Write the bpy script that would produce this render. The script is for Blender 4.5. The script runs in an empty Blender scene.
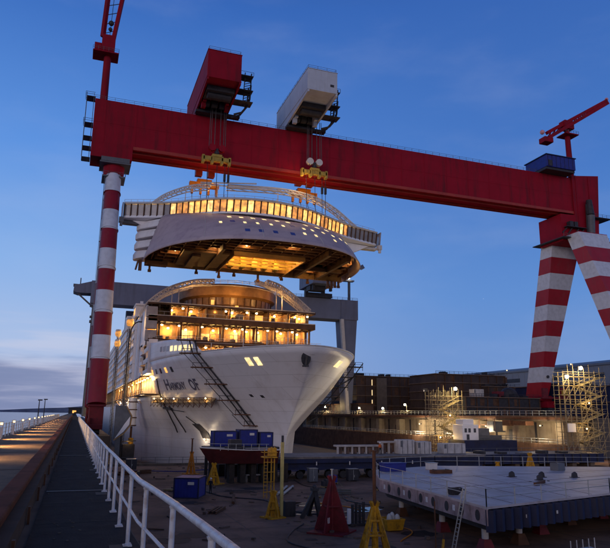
import bpy, bmesh, math, random
from math import sin, cos, pi, radians
from mathutils import Vector, Matrix, Euler
random.seed(7)
SC = bpy.context.scene
COL = SC.collection

# ------------------------------------------------------------------ camera
# world: x to the right, y along the quay, z up; quay level is z = 0
cam = bpy.data.cameras.new('camera')
cam.sensor_fit = 'HORIZONTAL'; cam.sensor_width = 36.0
cam.lens = 36.0 * 626.4 / 610.0
cam.clip_start = 0.1; cam.clip_end = 20000
camo = bpy.data.objects.new('camera', cam); COL.objects.link(camo)
YAW, PIT, ROLL = 0.34181, 0.22026, 0.01235
fwd = Vector((sin(YAW)*cos(PIT), cos(YAW)*cos(PIT), sin(PIT)))
rt = Vector((cos(YAW), -sin(YAW), 0)); up = rt.cross(fwd)
r2 = rt*cos(ROLL) + up*sin(ROLL); u2 = up*cos(ROLL) - rt*sin(ROLL)
M = Matrix((r2, u2, -fwd)).transposed().to_4x4(); M.translation = (0, 0, 1.85)
camo.matrix_world = M
SC.camera = camo

# ------------------------------------------------------------------ sky, sun, exposure
SUN_EL, SUN_AZ = radians(7), radians(222)          # afterglow behind the camera, to the left
w = bpy.data.worlds.new('World'); SC.world = w; w.use_nodes = True
nt = w.node_tree; nt.nodes.clear()
def N(t, **k):
    n = nt.nodes.new(t)
    for a, b in k.items(): setattr(n, a, b)
    return n
def LK(a, b): nt.links.new(a, b)
def s2l(c):
    return tuple(((x/255)/12.92 if x/255 <= .04045 else ((x/255+.055)/1.055)**2.4) for x in c) + (1,)
def ramp(stops, fac):
    r = N('ShaderNodeValToRGB'); e = r.color_ramp.elements
    e[0].position, e[0].color = stops[0][0], stops[0][1]
    e[1].position, e[1].color = stops[-1][0], stops[-1][1]
    for p, c in stops[1:-1]:
        k = e.new(p); k.color = c
    LK(fac, r.inputs[0]); return r.outputs[0]
def maprange(v, a, b, c=0, d=1, smooth=True):
    m = N('ShaderNodeMapRange'); m.interpolation_type = 'SMOOTHSTEP' if smooth else 'LINEAR'
    m.inputs[1].default_value = a; m.inputs[2].default_value = b; m.inputs[3].default_value = c; m.inputs[4].default_value = d
    LK(v, m.inputs[0]); return m.outputs[0]
def mix(fac, a, b, mode='MIX'):
    m = N('ShaderNodeMixRGB', blend_type=mode)
    for i, v in enumerate((fac, a, b)):
        if hasattr(v, 'default_value'): LK(v, m.inputs[i])
        else: m.inputs[i].default_value = v
    return m.outputs[0]
def math_(op, a, b):
    m = N('ShaderNodeMath', operation=op)
    for i, v in enumerate((a, b)):
        if hasattr(v, 'default_value'): LK(v, m.inputs[i])
        else: m.inputs[i].default_value = v
    return m.outputs[0]
tc = N('ShaderNodeTexCoord'); sep = N('ShaderNodeSeparateXYZ'); LK(tc.outputs['Generated'], sep.inputs[0])
X_, Y_, Z_ = sep.outputs
left = ramp([(0, s2l((160, 174, 210))), (.10, s2l((168, 190, 228))), (.22, s2l((134, 175, 231))), (.38, s2l((93, 146, 222))),
             (.58, s2l((54, 104, 186))), (.72, s2l((34, 62, 116))), (1, s2l((22, 40, 84)))], Z_)
right = ramp([(0, s2l((122, 148, 198))), (.06, s2l((112, 148, 206))), (.18, s2l((94, 140, 207))), (.36, s2l((71, 120, 196))),
              (.58, s2l((55, 100, 178))), (.72, s2l((34, 62, 116))), (1, s2l((22, 40, 84)))], Z_)
front = mix(maprange(X_, -.08, .62), left, right)
back = ramp([(0, (.62, .52, .55, 1)), (.12, (.60, .53, .62, 1)), (.34, (.36, .38, .54, 1)), (.62, (.06, .10, .22, 1)), (1, (.015, .035, .10, 1))], Z_)
grad = mix(maprange(math_('ADD', Y_, math_('MULTIPLY', X_, .5)), .25, -.75), front, back)
grad = mix(maprange(Z_, -.002, -.03), grad, (.03, .03, .04, 1))
# a bank of dusk cloud lying low along the estuary
mp = N('ShaderNodeMapping'); LK(tc.outputs['Generated'], mp.inputs[0]); mp.inputs['Scale'].default_value = (2.0, 2.0, 20)
nz = N('ShaderNodeTexNoise'); LK(mp.outputs[0], nz.inputs[0]); nz.inputs['Scale'].default_value = 2.3; nz.inputs['Detail'].default_value = 5
edge = math_('ADD', Z_, math_('MULTIPLY', math_('SUBTRACT', nz.outputs['Fac'], .5), .065))
bank = math_('MULTIPLY', maprange(edge, .088, .066, 0, .9), maprange(X_, .20, -.02))
cloud = mix(maprange(nz.outputs['Fac'], .42, .8), s2l((118, 130, 170)), s2l((146, 152, 188)))
grad = mix(bank, grad, cloud)
wis = math_('MULTIPLY', math_('MULTIPLY', maprange(Z_, .16, .10), maprange(nz.outputs['Fac'], .5, .72)), maprange(X_, .22, 0, 0, .45))
grad = mix(wis, grad, s2l((204, 206, 226)))
nz2 = N('ShaderNodeTexNoise'); mp2 = N('ShaderNodeMapping'); LK(tc.outputs['Generated'], mp2.inputs[0]); mp2.inputs['Scale'].default_value = (3, 3, 9); LK(mp2.outputs[0], nz2.inputs[0]); nz2.inputs['Scale'].default_value = 1.6; nz2.inputs['Detail'].default_value = 7
grad = mix(maprange(nz2.outputs['Fac'], .45, .8, 0, .10), grad, s2l((186, 196, 226)))
sky = N('ShaderNodeTexSky', sky_type='NISHITA'); sky.sun_disc = False; sky.sun_elevation = SUN_EL; sky.sun_rotation = SUN_AZ
tot = mix(1.0, grad, mix(1.0, sky.outputs[0], (.002, .002, .002, 1), 'MULTIPLY'), 'ADD')
# a few early stars
vo = N('ShaderNodeTexVoronoi'); vo.inputs['Scale'].default_value = 26; LK(tc.outputs['Generated'], vo.inputs[0])
star = maprange(vo.outputs['Distance'], .022, .012)
sepc = N('ShaderNodeSeparateColor'); LK(vo.outputs['Color'], sepc.inputs[0])
star = math_('MULTIPLY', math_('MULTIPLY', star, maprange(sepc.outputs[0], .86, .9)), maprange(Z_, .12, .25))
tot = mix(math_('MULTIPLY', star, .55), tot, (.75, .82, 1, 1))
bg = N('ShaderNodeBackground'); bg.inputs[1].default_value = 1.0; LK(tot, bg.inputs[0])
out = N('ShaderNodeOutputWorld'); LK(bg.outputs[0], out.inputs[0])

sun = bpy.data.lights.new('sun', 'SUN'); sun.energy = .34; sun.angle = radians(14); sun.color = (1, .84, .82)
suno = bpy.data.objects.new('sun', sun); COL.objects.link(suno)
sd = Vector((sin(SUN_AZ)*cos(SUN_EL), cos(SUN_AZ)*cos(SUN_EL), sin(SUN_EL)))
suno.rotation_euler = sd.to_track_quat('Z', 'Y').to_euler(); suno.location = sd*50

SC.view_settings.view_transform = 'Standard'; SC.view_settings.look = 'None'
SC.view_settings.exposure = 0; SC.view_settings.gamma = 1; SC.view_settings.use_curve_mapping = False
SC.render.engine = 'CYCLES'
SC.cycles.use_denoising = True; SC.cycles.max_bounces = 5; SC.cycles.diffuse_bounces = 3; SC.cycles.glossy_bounces = 3
SC.cycles.transparent_max_bounces = 6; SC.cycles.sample_clamp_indirect = 4; SC.cycles.sample_clamp_direct = 0
SC.cycles.use_light_tree = True; SC.cycles.caustics_reflective = False; SC.cycles.caustics_refractive = False

# ------------------------------------------------------------------ helpers
class MB:
    def __init__(s): s.v = []; s.f = []
    def add(s, vs, fs):
        n = len(s.v); s.v += [tuple(v) for v in vs]; s.f += [tuple(i+n for i in f) for f in fs]; return s
    def box(s, c, d, rz=0):
        hx, hy, hz = d[0]/2, d[1]/2, d[2]/2; ca, sa = cos(rz), sin(rz)
        vs = []
        for z in (-hz, hz):
            for x, y in ((-hx, -hy), (hx, -hy), (hx, hy), (-hx, hy)):
                vs.append((c[0]+x*ca-y*sa, c[1]+x*sa+y*ca, c[2]+z))
        return s.add(vs, [(3, 2, 1, 0), (4, 5, 6, 7), (0, 1, 5, 4), (1, 2, 6, 5), (2, 3, 7, 6), (3, 0, 4, 7)])
    def bx(s, x0, x1, y0, y1, z0, z1):
        return s.box(((x0+x1)/2, (y0+y1)/2, (z0+z1)/2), (x1-x0, y1-y0, z1-z0))
    def bar(s, p, q, w, h=None):
        p, q = Vector(p), Vector(q); d = (q-p); h = h or w
        if d.length < 1e-6: return s
        d.normalize(); a = d.cross(Vector((0, 0, 1)))
        if a.length < 1e-4: a = Vector((1, 0, 0))
        a.normalize(); b = a.cross(d); a *= w/2; b *= h/2
        vs = [p-a-b, p+a-b, p+a+b, p-a+b, q-a-b, q+a-b, q+a+b, q-a+b]
        return s.add(vs, [(3, 2, 1, 0), (4, 5, 6, 7), (0, 1, 5, 4), (1, 2, 6, 5), (2, 3, 7, 6), (3, 0, 4, 7)])
    def tube(s, p, q, r, r2=None, n=8):
        p, q = Vector(p), Vector(q); r2 = r if r2 is None else r2
        d = (q-p).normalized(); a = d.cross(Vector((0, 0, 1)))
        if a.length < 1e-3: a = Vector((1, 0, 0))
        a.normalize(); b = a.cross(d)
        vs = [p+(a*cos(2*pi*i/n)+b*sin(2*pi*i/n))*r for i in range(n)]+[q+(a*cos(2*pi*i/n)+b*sin(2*pi*i/n))*r2 for i in range(n)]
        fs = [(i, (i+1) % n, n+(i+1) % n, n+i) for i in range(n)]+[tuple(range(n-1, -1, -1)), tuple(range(n, 2*n))]
        return s.add(vs, fs)
    def pipe(s, pts, r, n=6):
        for a, b in zip(pts, pts[1:]): s.tube(a, b, r, n=n)
        return s
    def barpath(s, pts, w, h=None):
        for a, b in zip(pts, pts[1:]): s.bar(a, b, w, h)
        return s
    def prism(s, pts, vec):
        n = len(pts); v = Vector(vec)
        vs = [Vector(p) for p in pts]+[Vector(p)+v for p in pts]
        return s.add(vs, [tuple(range(n-1, -1, -1)), tuple(range(n, 2*n))]+[(i, (i+1) % n, n+(i+1) % n, n+i) for i in range(n)])
    def grid(s, rows, close=False):
        m = len(rows[0]); vs = [p for r in rows for p in r]; fs = []
        for i in range(len(rows)-1):
            for j in range(m if close else m-1):
                k = (j+1) % m
                fs.append((i*m+j, i*m+k, (i+1)*m+k, (i+1)*m+j))
        return s.add(vs, fs)
    def ball(s, c, r, n=8, m=6, sz=1):
        rows = []
        for i in range(m+1):
            t = pi*i/m
            rows.append([(c[0]+r*sin(t)*cos(2*pi*j/n), c[1]+r*sin(t)*sin(2*pi*j/n), c[2]-r*sz*cos(t)) for j in range(n)])
        return s.grid(rows, True)
    def parts(s):
        par = list(range(len(s.v)))
        def fd(i):
            while par[i] != i: par[i] = par[par[i]]; i = par[i]
            return i
        for f in s.f:
            for i in f[1:]: par[fd(i)] = fd(f[0])
        g = {}
        for f in s.f: g.setdefault(fd(f[0]), []).append(f)
        out = []
        for fs in g.values():
            m = MB(); ix = {}
            for f in fs:
                for i in f:
                    if i not in ix: ix[i] = len(m.v); m.v.append(s.v[i])
            m.f = [tuple(ix[i] for i in f) for f in fs]; out.append(m)
        return out
    def each(s, name, mat, parent=None, **k):
        '''one object for every separate piece'''
        return [m.build(name, mat, parent, **k) for m in s.parts()]
    def build(s, name, mat, parent=None, smooth=False, bevel=0, solid=0):
        off = Vector((0, 0, 0)); p = parent
        while p: off += Vector(p.location); p = p.parent
        me = bpy.data.meshes.new(name)
        me.from_pydata([tuple(Vector(v)-off) for v in s.v], [], s.f); me.update()
        for m in (mat if isinstance(mat, (list, tuple)) else [mat]): me.materials.append(m)
        bm = bmesh.new(); bm.from_mesh(me); bmesh.ops.remove_doubles(bm, verts=bm.verts, dist=1e-5)
        bmesh.ops.recalc_face_normals(bm, faces=bm.faces); bm.to_mesh(me); bm.free()
        o = bpy.data.objects.new(name, me); COL.objects.link(o); o.parent = parent
        if solid:
            md = o.modifiers.new('solid', 'SOLIDIFY'); md.thickness = solid; md.offset = 0
        if bevel:
            md = o.modifiers.new('bevel', 'BEVEL'); md.width = bevel; md.segments = 2; md.limit_method = 'ANGLE'
        if smooth:
            for p_ in me.polygons: p_.use_smooth = True
            try: me.set_sharp_from_angle(angle=radians(38))
            except Exception: pass
        return o
def tag(o, label=None, cat=None, group=None, kind=None):
    if label: o['label'] = label
    if cat: o['category'] = cat
    if group: o['group'] = group
    if kind: o['kind'] = kind
    return o
def thing(name, loc, label, cat, group=None):
    o = bpy.data.objects.new(name, None); COL.objects.link(o); o.location = loc; o.empty_display_size = .5
    return tag(o, label, cat, group)
def copy_tree(o, parent=None):
    c = o.copy(); COL.objects.link(c); c.parent = parent
    for ch in list(o.children): copy_tree(ch, c)
    return c
def place(o, loc, rz, label=None):
    o.location = loc; o.rotation_euler = (0, 0, rz)
    if label: o['label'] = label
    return o
def lamp(loc, watts, col=(1, .56, .18), r=.25, parent=None, spot=None, aim=None, blend=.6):
    l = bpy.data.lights.new('lamp_light', 'SPOT' if spot else 'POINT'); l.energy = watts; l.color = col; l.shadow_soft_size = r
    o = bpy.data.objects.new('lamp_light', l); COL.objects.link(o)
    off = Vector((0, 0, 0)); p = parent
    while p: off += Vector(p.location); p = p.parent
    o.parent = parent; o.location = Vector(loc)-off
    if spot:
        l.spot_size = spot; l.spot_blend = blend
        o.rotation_euler = (Vector(loc)-Vector(aim)).to_track_quat('Z', 'Y').to_euler()
    return o

# ------------------------------------------------------------------ materials
def mat(name, col, rough=.6, metal=0, var=.25, scale=1.0, dirt=None, dirt_amt=0, streak=False, bump=0, bscale=8, spec=.4, coords='Object'):
    m = bpy.data.materials.new(name); m.use_nodes = True; t = m.node_tree; b = t.nodes['Principled BSDF']
    b.inputs['Roughness'].default_value = rough; b.inputs['Metallic'].default_value = metal; b.inputs['Specular IOR Level'].default_value = spec
    L = t.links.new
    g = t.nodes.new('ShaderNodeNewGeometry')
    n1 = t.nodes.new('ShaderNodeTexNoise'); n1.inputs['Scale'].default_value = scale; n1.inputs['Detail'].default_value = 6; n1.inputs['Roughness'].default_value = .62
    L(g.outputs['Position'], n1.inputs[0])
    r = t.nodes.new('ShaderNodeValToRGB'); e = r.color_ramp.elements
    e[0].position = .3; e[1].position = .72
    e[0].color = tuple(c*(1-var) for c in col)+(1,); e[1].color = tuple(min(1, c*(1+var)) for c in col)+(1,)
    L(n1.outputs['Fac'], r.inputs[0]); c = r.outputs[0]
    if dirt:
        mp = t.nodes.new('ShaderNodeMapping'); L(g.outputs['Position'], mp.inputs[0])
        mp.inputs['Scale'].default_value = (1, 1, .12) if streak else (1, 1, 1)
        n2 = t.nodes.new('ShaderNodeTexNoise'); n2.inputs['Scale'].default_value = scale*1.7; n2.inputs['Detail'].default_value = 8; n2.inputs['Roughness'].default_value = .7
        L(mp.outputs[0], n2.inputs[0])
        mr = t.nodes.new('ShaderNodeMapRange'); mr.inputs[1].default_value = .5; mr.inputs[2].default_value = .72; mr.inputs[4].default_value = dirt_amt
        L(n2.outputs['Fac'], mr.inputs[0])
        mx = t.nodes.new('ShaderNodeMixRGB'); L(mr.outputs[0], mx.inputs[0]); L(c, mx.inputs[1]); mx.inputs[2].default_value = tuple(dirt)+(1,)
        c = mx.outputs[0]
    L(c, b.inputs['Base Color'])
    if bump:
        n3 = t.nodes.new('ShaderNodeTexNoise'); n3.inputs['Scale'].default_value = bscale; n3.inputs['Detail'].default_value = 5
        L(g.outputs['Position'], n3.inputs[0])
        bp = t.nodes.new('ShaderNodeBump'); bp.inputs['Strength'].default_value = bump; bp.inputs['Distance'].default_value = .05
        L(n3.outputs['Fac'], bp.inputs['Height']); L(bp.outputs[0], b.inputs['Normal'])
    return m
def glow(name, col, strength, var=0, scale=.6):
    m = bpy.data.materials.new(name); m.use_nodes = True; t = m.node_tree; b = t.nodes['Principled BSDF']
    b.inputs['Base Color'].default_value = (.3, .25, .2, 1); b.inputs['Emission Color'].default_value = tuple(col)+(1,); b.inputs['Emission Strength'].default_value = strength
    if var:
        g = t.nodes.new('ShaderNodeNewGeometry'); n1 = t.nodes.new('ShaderNodeTexNoise'); n1.inputs['Scale'].default_value = scale; n1.inputs['Detail'].default_value = 3
        t.links.new(g.outputs['Position'], n1.inputs[0])
        mr = t.nodes.new('ShaderNodeMapRange'); mr.inputs[1].default_value = .35; mr.inputs[2].default_value = .65; mr.inputs[3].default_value = strength*(1-var); mr.inputs[4].default_value = strength*(1+var)
        t.links.new(n1.outputs['Fac'], mr.inputs[0]); t.links.new(mr.outputs[0], b.inputs['Emission Strength'])
    return m
def striped(name, a, bcol, z0, period, light_first=True, extra_red_below=None, rough=.5):
    """painted warning bands: colour changes with height only"""
    m = mat(name, a, rough, var=.12, scale=.35, dirt=(.12, .08, .07), dirt_amt=.35, streak=True)
    t = m.node_tree; L = t.links.new; b = t.nodes['Principled BSDF']
    src = b.inputs['Base Color'].links[0].from_socket
    g = t.nodes.new('ShaderNodeNewGeometry'); s = t.nodes.new('ShaderNodeSeparateXYZ'); L(g.outputs['Position'], s.inputs[0])
    def mm(op, x, y):
        k = t.nodes.new('ShaderNodeMath'); k.operation = op
        for i, v in enumerate((x, y)):
            if hasattr(v, 'default_value'): L(v, k.inputs[i])
            else: k.inputs[i].default_value = v
        return k.outputs[0]
    u = mm('FLOORED_MODULO', mm('DIVIDE', mm('SUBTRACT', s.outputs[2], z0), period), 2.0)
    isb = mm('LESS_THAN', u, 1.0)
    isb = mm('MULTIPLY', isb, mm('GREATER_THAN', s.outputs[2], z0))
    mx = t.nodes.new('ShaderNodeMixRGB'); L(isb, mx.inputs[0]); L(src, mx.inputs[1])
    n = t.nodes.new('ShaderNodeTexNoise'); n.inputs['Scale'].default_value = .8; n.inputs['Detail'].default_value = 6; L(g.outputs['Position'], n.inputs[0])
    rr = t.nodes.new('ShaderNodeValToRGB'); rr.color_ramp.elements[0].position = .3; rr.color_ramp.elements[1].position = .6
    rr.color_ramp.elements[0].color = tuple(c*.82 for c in bcol)+(1,); rr.color_ramp.elements[1].color = tuple(bcol)+(1,)
    L(n.outputs['Fac'], rr.inputs[0]); L(rr.outputs[0], mx.inputs[2])
    L(mx.outputs[0], b.inputs['Base Color'])
    return m
RED = mat('crane_red', (.31, .0055, .021), .65, var=.10, scale=.25, dirt=(.10, .012, .018), dirt_amt=.8, streak=True, spec=.15)
REDS = striped('crane_bands_left', (.26, .005, .022), (.64, .68, .77), 13.96, 5.75)
REDR = striped('crane_bands_right', (.37, .012, .025), (.64, .67, .75), 14.5, 5.53)
REDO = mat('red_orange_paint', (.42, .05, .02), .5, var=.15, scale=.6)
TROLW = mat('trolley_white', (.50, .53, .60), .5, var=.08, scale=.4, dirt=(.3, .26, .24), dirt_amt=.35, streak=True)
DARK = mat('dark_steel', (.035, .033, .04), .6, var=.4, scale=1)
DGREY = mat('grey_steel', (.12, .125, .14), .55, var=.25, scale=.6)
GGREY = mat('gantry_grey', (.16, .18, .26), .55, var=.10, scale=.2, dirt=(.07, .06, .07), dirt_amt=.4, streak=True)
HULL = mat('hull_white', (.80, .79, .82), .34, var=.05, scale=.10, dirt=(.50, .44, .41), dirt_amt=.50, streak=True, spec=.5)
def plated(m, sx, sz, amt):
    t = m.node_tree; L = t.links.new; b = t.nodes['Principled BSDF']
    g = t.nodes.new('ShaderNodeNewGeometry'); s = t.nodes.new('ShaderNodeSeparateXYZ'); L(g.outputs['Position'], s.inputs[0])
    c = t.nodes.new('ShaderNodeCombineXYZ'); L(s.outputs[1], c.inputs[0]); L(s.outputs[2], c.inputs[1])
    k = t.nodes.new('ShaderNodeTexBrick'); L(c.outputs[0], k.inputs[0]); k.inputs['Scale'].default_value = 1; k.inputs['Brick Width'].default_value = sx; k.inputs['Row Height'].default_value = sz
    k.inputs['Mortar Size'].default_value = .035; k.inputs['Color1'].default_value = (1, 1, 1, 1); k.inputs['Color2'].default_value = (.94, .94, .95, 1); k.inputs['Mortar'].default_value = (1-amt, 1-amt, 1-amt, 1)
    src = b.inputs['Base Color'].links[0].from_socket
    x = t.nodes.new('ShaderNodeMixRGB'); x.blend_type = 'MULTIPLY'; x.inputs[0].default_value = 1; L(src, x.inputs[1]); L(k.outputs[0], x.inputs[2]); L(x.outputs[0], b.inputs['Base Color'])
    n = t.nodes.new('ShaderNodeTexNoise'); n.inputs['Scale'].default_value = .45; n.inputs['Detail'].default_value = 2; L(g.outputs['Position'], n.inputs[0])
    p = t.nodes.new('ShaderNodeBump'); p.inputs['Strength'].default_value = .45; p.inputs['Distance'].default_value = .14; L(n.outputs['Fac'], p.inputs['Height']); L(p.outputs[0], b.inputs['Normal'])
plated(HULL, 7.5, 2.4, .30)
WHITE = mat('ship_white', (.84, .83, .85), .45, var=.05, scale=.3, dirt=(.5, .45, .42), dirt_amt=.3, streak=True)
PINK = mat('block_primer', (.50, .405, .44), .5, var=.10, scale=.22, dirt=(.28, .20, .27), dirt_amt=.55)
plated(PINK, 5, 3, .22)
plated(RED, 8.4, 5.3, .18)
BROWN = mat('red_brown_primer', (.17, .075, .032), .65, var=.35, scale=.5, dirt=(.05, .025, .02), dirt_amt=.7)
BROWND = mat('dark_primer', (.10, .048, .026), .7, var=.4, scale=.6, dirt=(.03, .02, .02), dirt_amt=.6)
OCHRE = mat('ochre_panel', (.42, .24, .09), .7, var=.30, scale=.5)
PALE = mat('pale_steel', (.60, .57, .55), .5, var=.15, scale=.6)
GALV = mat('galvanised_steel', (.42, .42, .41), .45, metal=.3, var=.2, scale=1.5)
GLASSD = mat('dark_glass', (.05, .055, .07), .12, var=.2, scale=.4, spec=.6)
GLASSG = mat('grey_glass', (.32, .31, .34), .2, var=.3, scale=.3, spec=.6)
BLUE = mat('blue_paint', (.012, .022, .23), .5, var=.25, scale=.7, dirt=(.02, .02, .09), dirt_amt=.5, streak=True)
BLUED = mat('dark_blue_paint', (.008, .014, .058), .55, var=.35, scale=.8, dirt=(.03, .02, .03), dirt_amt=.6, streak=True)
YEL = mat('yellow_paint', (.56, .28, .012), .6, var=.3, scale=1.6, dirt=(.09, .04, .02), dirt_amt=.85, bump=.3, bscale=9)
YELD = mat('spreader_yellow', (.46, .31, .05), .55, var=.2, scale=.8, dirt=(.16, .10, .03), dirt_amt=.5)
ORANGE = mat('orange_paint', (.62, .22, .02), .6, var=.2, scale=.8)
REDST = mat('stand_red', (.17, .012, .02), .65, var=.35, scale=1.4, dirt=(.05, .02, .015), dirt_amt=.8, bump=.3, bscale=9)
RUST = mat('rusty_steel', (.11, .045, .022), .8, var=.4, scale=1.2)
RAIL = mat('handrail_white', (.60, .61, .66), .38, var=.14, scale=5, dirt=(.24, .12, .07), dirt_amt=.65, bump=.15, bscale=40)
ASPH = mat('walkway_asphalt', (.026, .023, .025), .9, var=.35, scale=2.2, dirt=(.05, .043, .04), dirt_amt=.5, bump=.5, bscale=30, spec=.15)
ROADM = mat('road_concrete', (.20, .13, .075), .85, var=.28, scale=.9, dirt=(.07, .05, .04), dirt_amt=.6, bump=.4, bscale=14)
FLOOR = mat('dock_floor_concrete', (.22, .125, .088), .8, var=.42, scale=.16, dirt=(.05, .028, .022), dirt_amt=.9, bump=.5, bscale=5, spec=.2)
CONC = mat('wall_concrete', (.36, .29, .20), .85, var=.28, scale=.35, dirt=(.13, .07, .04), dirt_amt=.8, streak=True)
CONCD = mat('dark_concrete', (.15, .11, .08), .85, var=.35, scale=.4, dirt=(.05, .03, .025), dirt_amt=.8, streak=True)
DECKM = mat('deck_plate', (.46, .42, .45), .55, var=.2, scale=.30, dirt=(.24, .16, .14), dirt_amt=.75, bump=.2, bscale=3)
SIDEM = mat('primer_side_plate', (.34, .25, .26), .6, var=.4, scale=1.1, dirt=(.11, .05, .04), dirt_amt=.85, streak=True)
SHEDM = mat('shed_cladding', (.27, .28, .31), .6, var=.08, scale=.1)
SHIPBLK = mat('ship_block_brown', (.060, .040, .038), .7, var=.35, scale=.25, dirt=(.03, .02, .02), dirt_amt=.7, streak=True)
HILLM = mat('far_trees', (.10, .13, .21), .95, var=.3, scale=.02)
GRND = mat('yard_ground', (.10, .09, .085), .9, var=.3, scale=.05)
TEXTM = mat('letter_paint', (.10, .10, .16), .5, var=.1)
SCAF = mat('scaffold_tube', (.21, .18, .13), .5, metal=.2, var=.2, scale=2)
PLANK = mat('scaffold_plank', (.36, .25, .12), .7, var=.3, scale=2)
WIN = glow('lit_window', (1, .44, .08), 1.3, .45, .30)
WINY = glow('lit_window_pale', (1, .76, .34), 1.25, .3, .9)
BULB = glow('lamp_glow', (1, .70, .30), 16)
BULBW = glow('floodlight_glow', (1, .80, .45), 55)
BULBS = glow('small_lamp_glow', (1, .70, .36), 2.2)
AMBER = glow('amber_cabin', (1, .38, .035), .62, .45, 1.2)
wm = bpy.data.materials.new('estuary_water'); wm.use_nodes = True
_t = wm.node_tree; _b = _t.nodes['Principled BSDF']; _b.inputs['Base Color'].default_value = (.035, .06, .10, 1); _b.inputs['Roughness'].default_value = .12
_g = _t.nodes.new('ShaderNodeNewGeometry'); _n = _t.nodes.new('ShaderNodeTexNoise'); _n.inputs['Scale'].default_value = .5; _n.inputs['Detail'].default_value = 4
_t.links.new(_g.outputs['Position'], _n.inputs[0]); _p = _t.nodes.new('ShaderNodeBump'); _p.inputs['Strength'].default_value = .35; _p.inputs['Distance'].default_value = .3
_t.links.new(_n.outputs['Fac'], _p.inputs['Height']); _t.links.new(_p.outputs[0], _b.inputs['Normal'])
WATER = wm
# ------------------------------------------------------------------ setting: ground, water, docks
tag(MB().bx(-6000, -5.2, -400, 9000, -4.6, -4.5).build('water', WATER), kind='structure')
tag(MB().bx(-5.1, 1.02, -40, 118, -8, 0).bx(-5.1, 1.02, 118, 146, -14, 0).bx(-5.1, 1.02, 146, 640, -14, 0).bx(1.021, 7.4, 142, 640, -14, -3.1).prism([(1.02, 10.5, -8), (1.26, 4, -8), (1.3, -40, -8), (1.02, -40, -8)], (0, 0, 8)).build('quay', CONCD), kind='structure')
wp = [(-.48, -40), (-.48, 640), (.98, 640), (.98, 10.5), (1.2, 4), (1.25, -40)]
tag(MB().prism([(x, y, .004) for x, y in wp], (0, 0, .03)).build('walkway', ASPH), kind='structure')
tag(MB().bx(-4.75, -1.12, -40, 640, .004, .02).build('jetty_road', ROADM), kind='structure')
tag(MB().bx(-5.1, 330, -40, 117, -8.6, -7.25).build('dock_floor', FLOOR), kind='structure')
tag(MB().bx(1.03, 106, 117.02, 145.98, -14, -12.5).bx(7.41, 106, 145.98, 640, -14, -12.5).build('dry_dock_bottom', CONCD), kind='structure')
tag(MB().bx(113.5, 700, 117.02, 640, -10, 1.6).bx(10.3, 700, 640.02, 2500, -4, .2).build('yard_ground', GRND), kind='structure')
g = MB()   # far shore, a low wooded ridge across the estuary
rows = []
rnd = random.Random(3)
xs = [-5000+i*90 for i in range(120)]
hs = [16+10*sin(x*.0021)+8*sin(x*.0063+1)+rnd.uniform(-2.5, 2.5) for x in xs]
g.grid([[(x, 3300, -6) for x in xs], [(x, 3320, h*1.05) for x, h in zip(xs, hs)], [(x, 3700, h) for x, h in zip(xs, hs)], [(x, 4200, -6) for x in xs]])
tag(g.build('far_shore_hills', HILLM), kind='structure')
# cover-plate seams across the walkway and tar joints on the road
s = MB()
for y in (16.2, 29, 43, 60, 85): s.bx(-.46, .96, y, y+.16, .036, .046)
tag(s.build('walkway_seams', mat('seam_plate', (.055, .05, .05), .6, var=.4, scale=3)), kind='structure')
s = MB()
for i in range(60): s.bx(-.46, .96, 2.2+i*2.4, 2.22+i*2.4, .0345, .038)
for i in range(40): s.bx(.60, .84, 3+i*6.2, 3.5+i*6.2, .0346, .041)
tag(s.build('walkway_plates', mat('plate_joint', (.012, .011, .012), .7)), kind='structure')
s = MB()
rnd = random.Random(12)
for i in range(90):
    y = 2.5+rnd.random()**1.6*40; s.box((rnd.uniform(-.44, .92), y, .04), (rnd.uniform(.01, .05), rnd.uniform(.01, .06), .012), rnd.uniform(0, 3))
tag(s.build('walkway_grit', mat('grit', (.09, .075, .06), .9, var=.5, scale=9)), 'fine grit and leaf litter scattered along the dark walkway', 'grit', kind='stuff')
s = MB()
for i in range(14): s.bx(-4.7, -1.15, 4+i*9.3, 4.07+i*9.3, .022, .026)
tag(s.build('road_joints', ASPH), kind='structure')
# worn paint lines and pale patches on the dock floor
s = MB()
def line(p, q, wd): 
    s.prism([(p[0], p[1], -7.244), (q[0], q[1], -7.244), (q[0]+wd, q[1], -7.244), (p[0]+wd, p[1], -7.244)], (0, 0, .006))
line((14, 78), (21.8, 40), .16); line((30, 70), (21.8, 86), .14); line((3, 60), (34, 104), .14); line((18, 30), (44, 112), .15)
tag(s.build('floor_markings', mat('worn_line_paint', (.22, .15, .07), .8, var=.5, scale=3, dirt=(.06, .045, .045), dirt_amt=.9)), kind='structure')
s = MB()
rnd = random.Random(5)
for i in range(16):
    x, y = 22.6+rnd.uniform(-2.2, 6), 60+rnd.uniform(-7, 9)
    n = 9; a0 = rnd.uniform(0, 6)
    s.prism([(x+(.5+rnd.uniform(0, 1.4))*cos(a0+2*pi*k/n), y+(.25+rnd.uniform(0, .8))*sin(2*pi*k/n+a0), -7.240) for k in range(n)], (0, 0, .004))
tag(s.build('floor_puddles', mat('wet_concrete', (.10, .085, .09), .10, var=.3, scale=2)), kind='structure')

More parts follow.
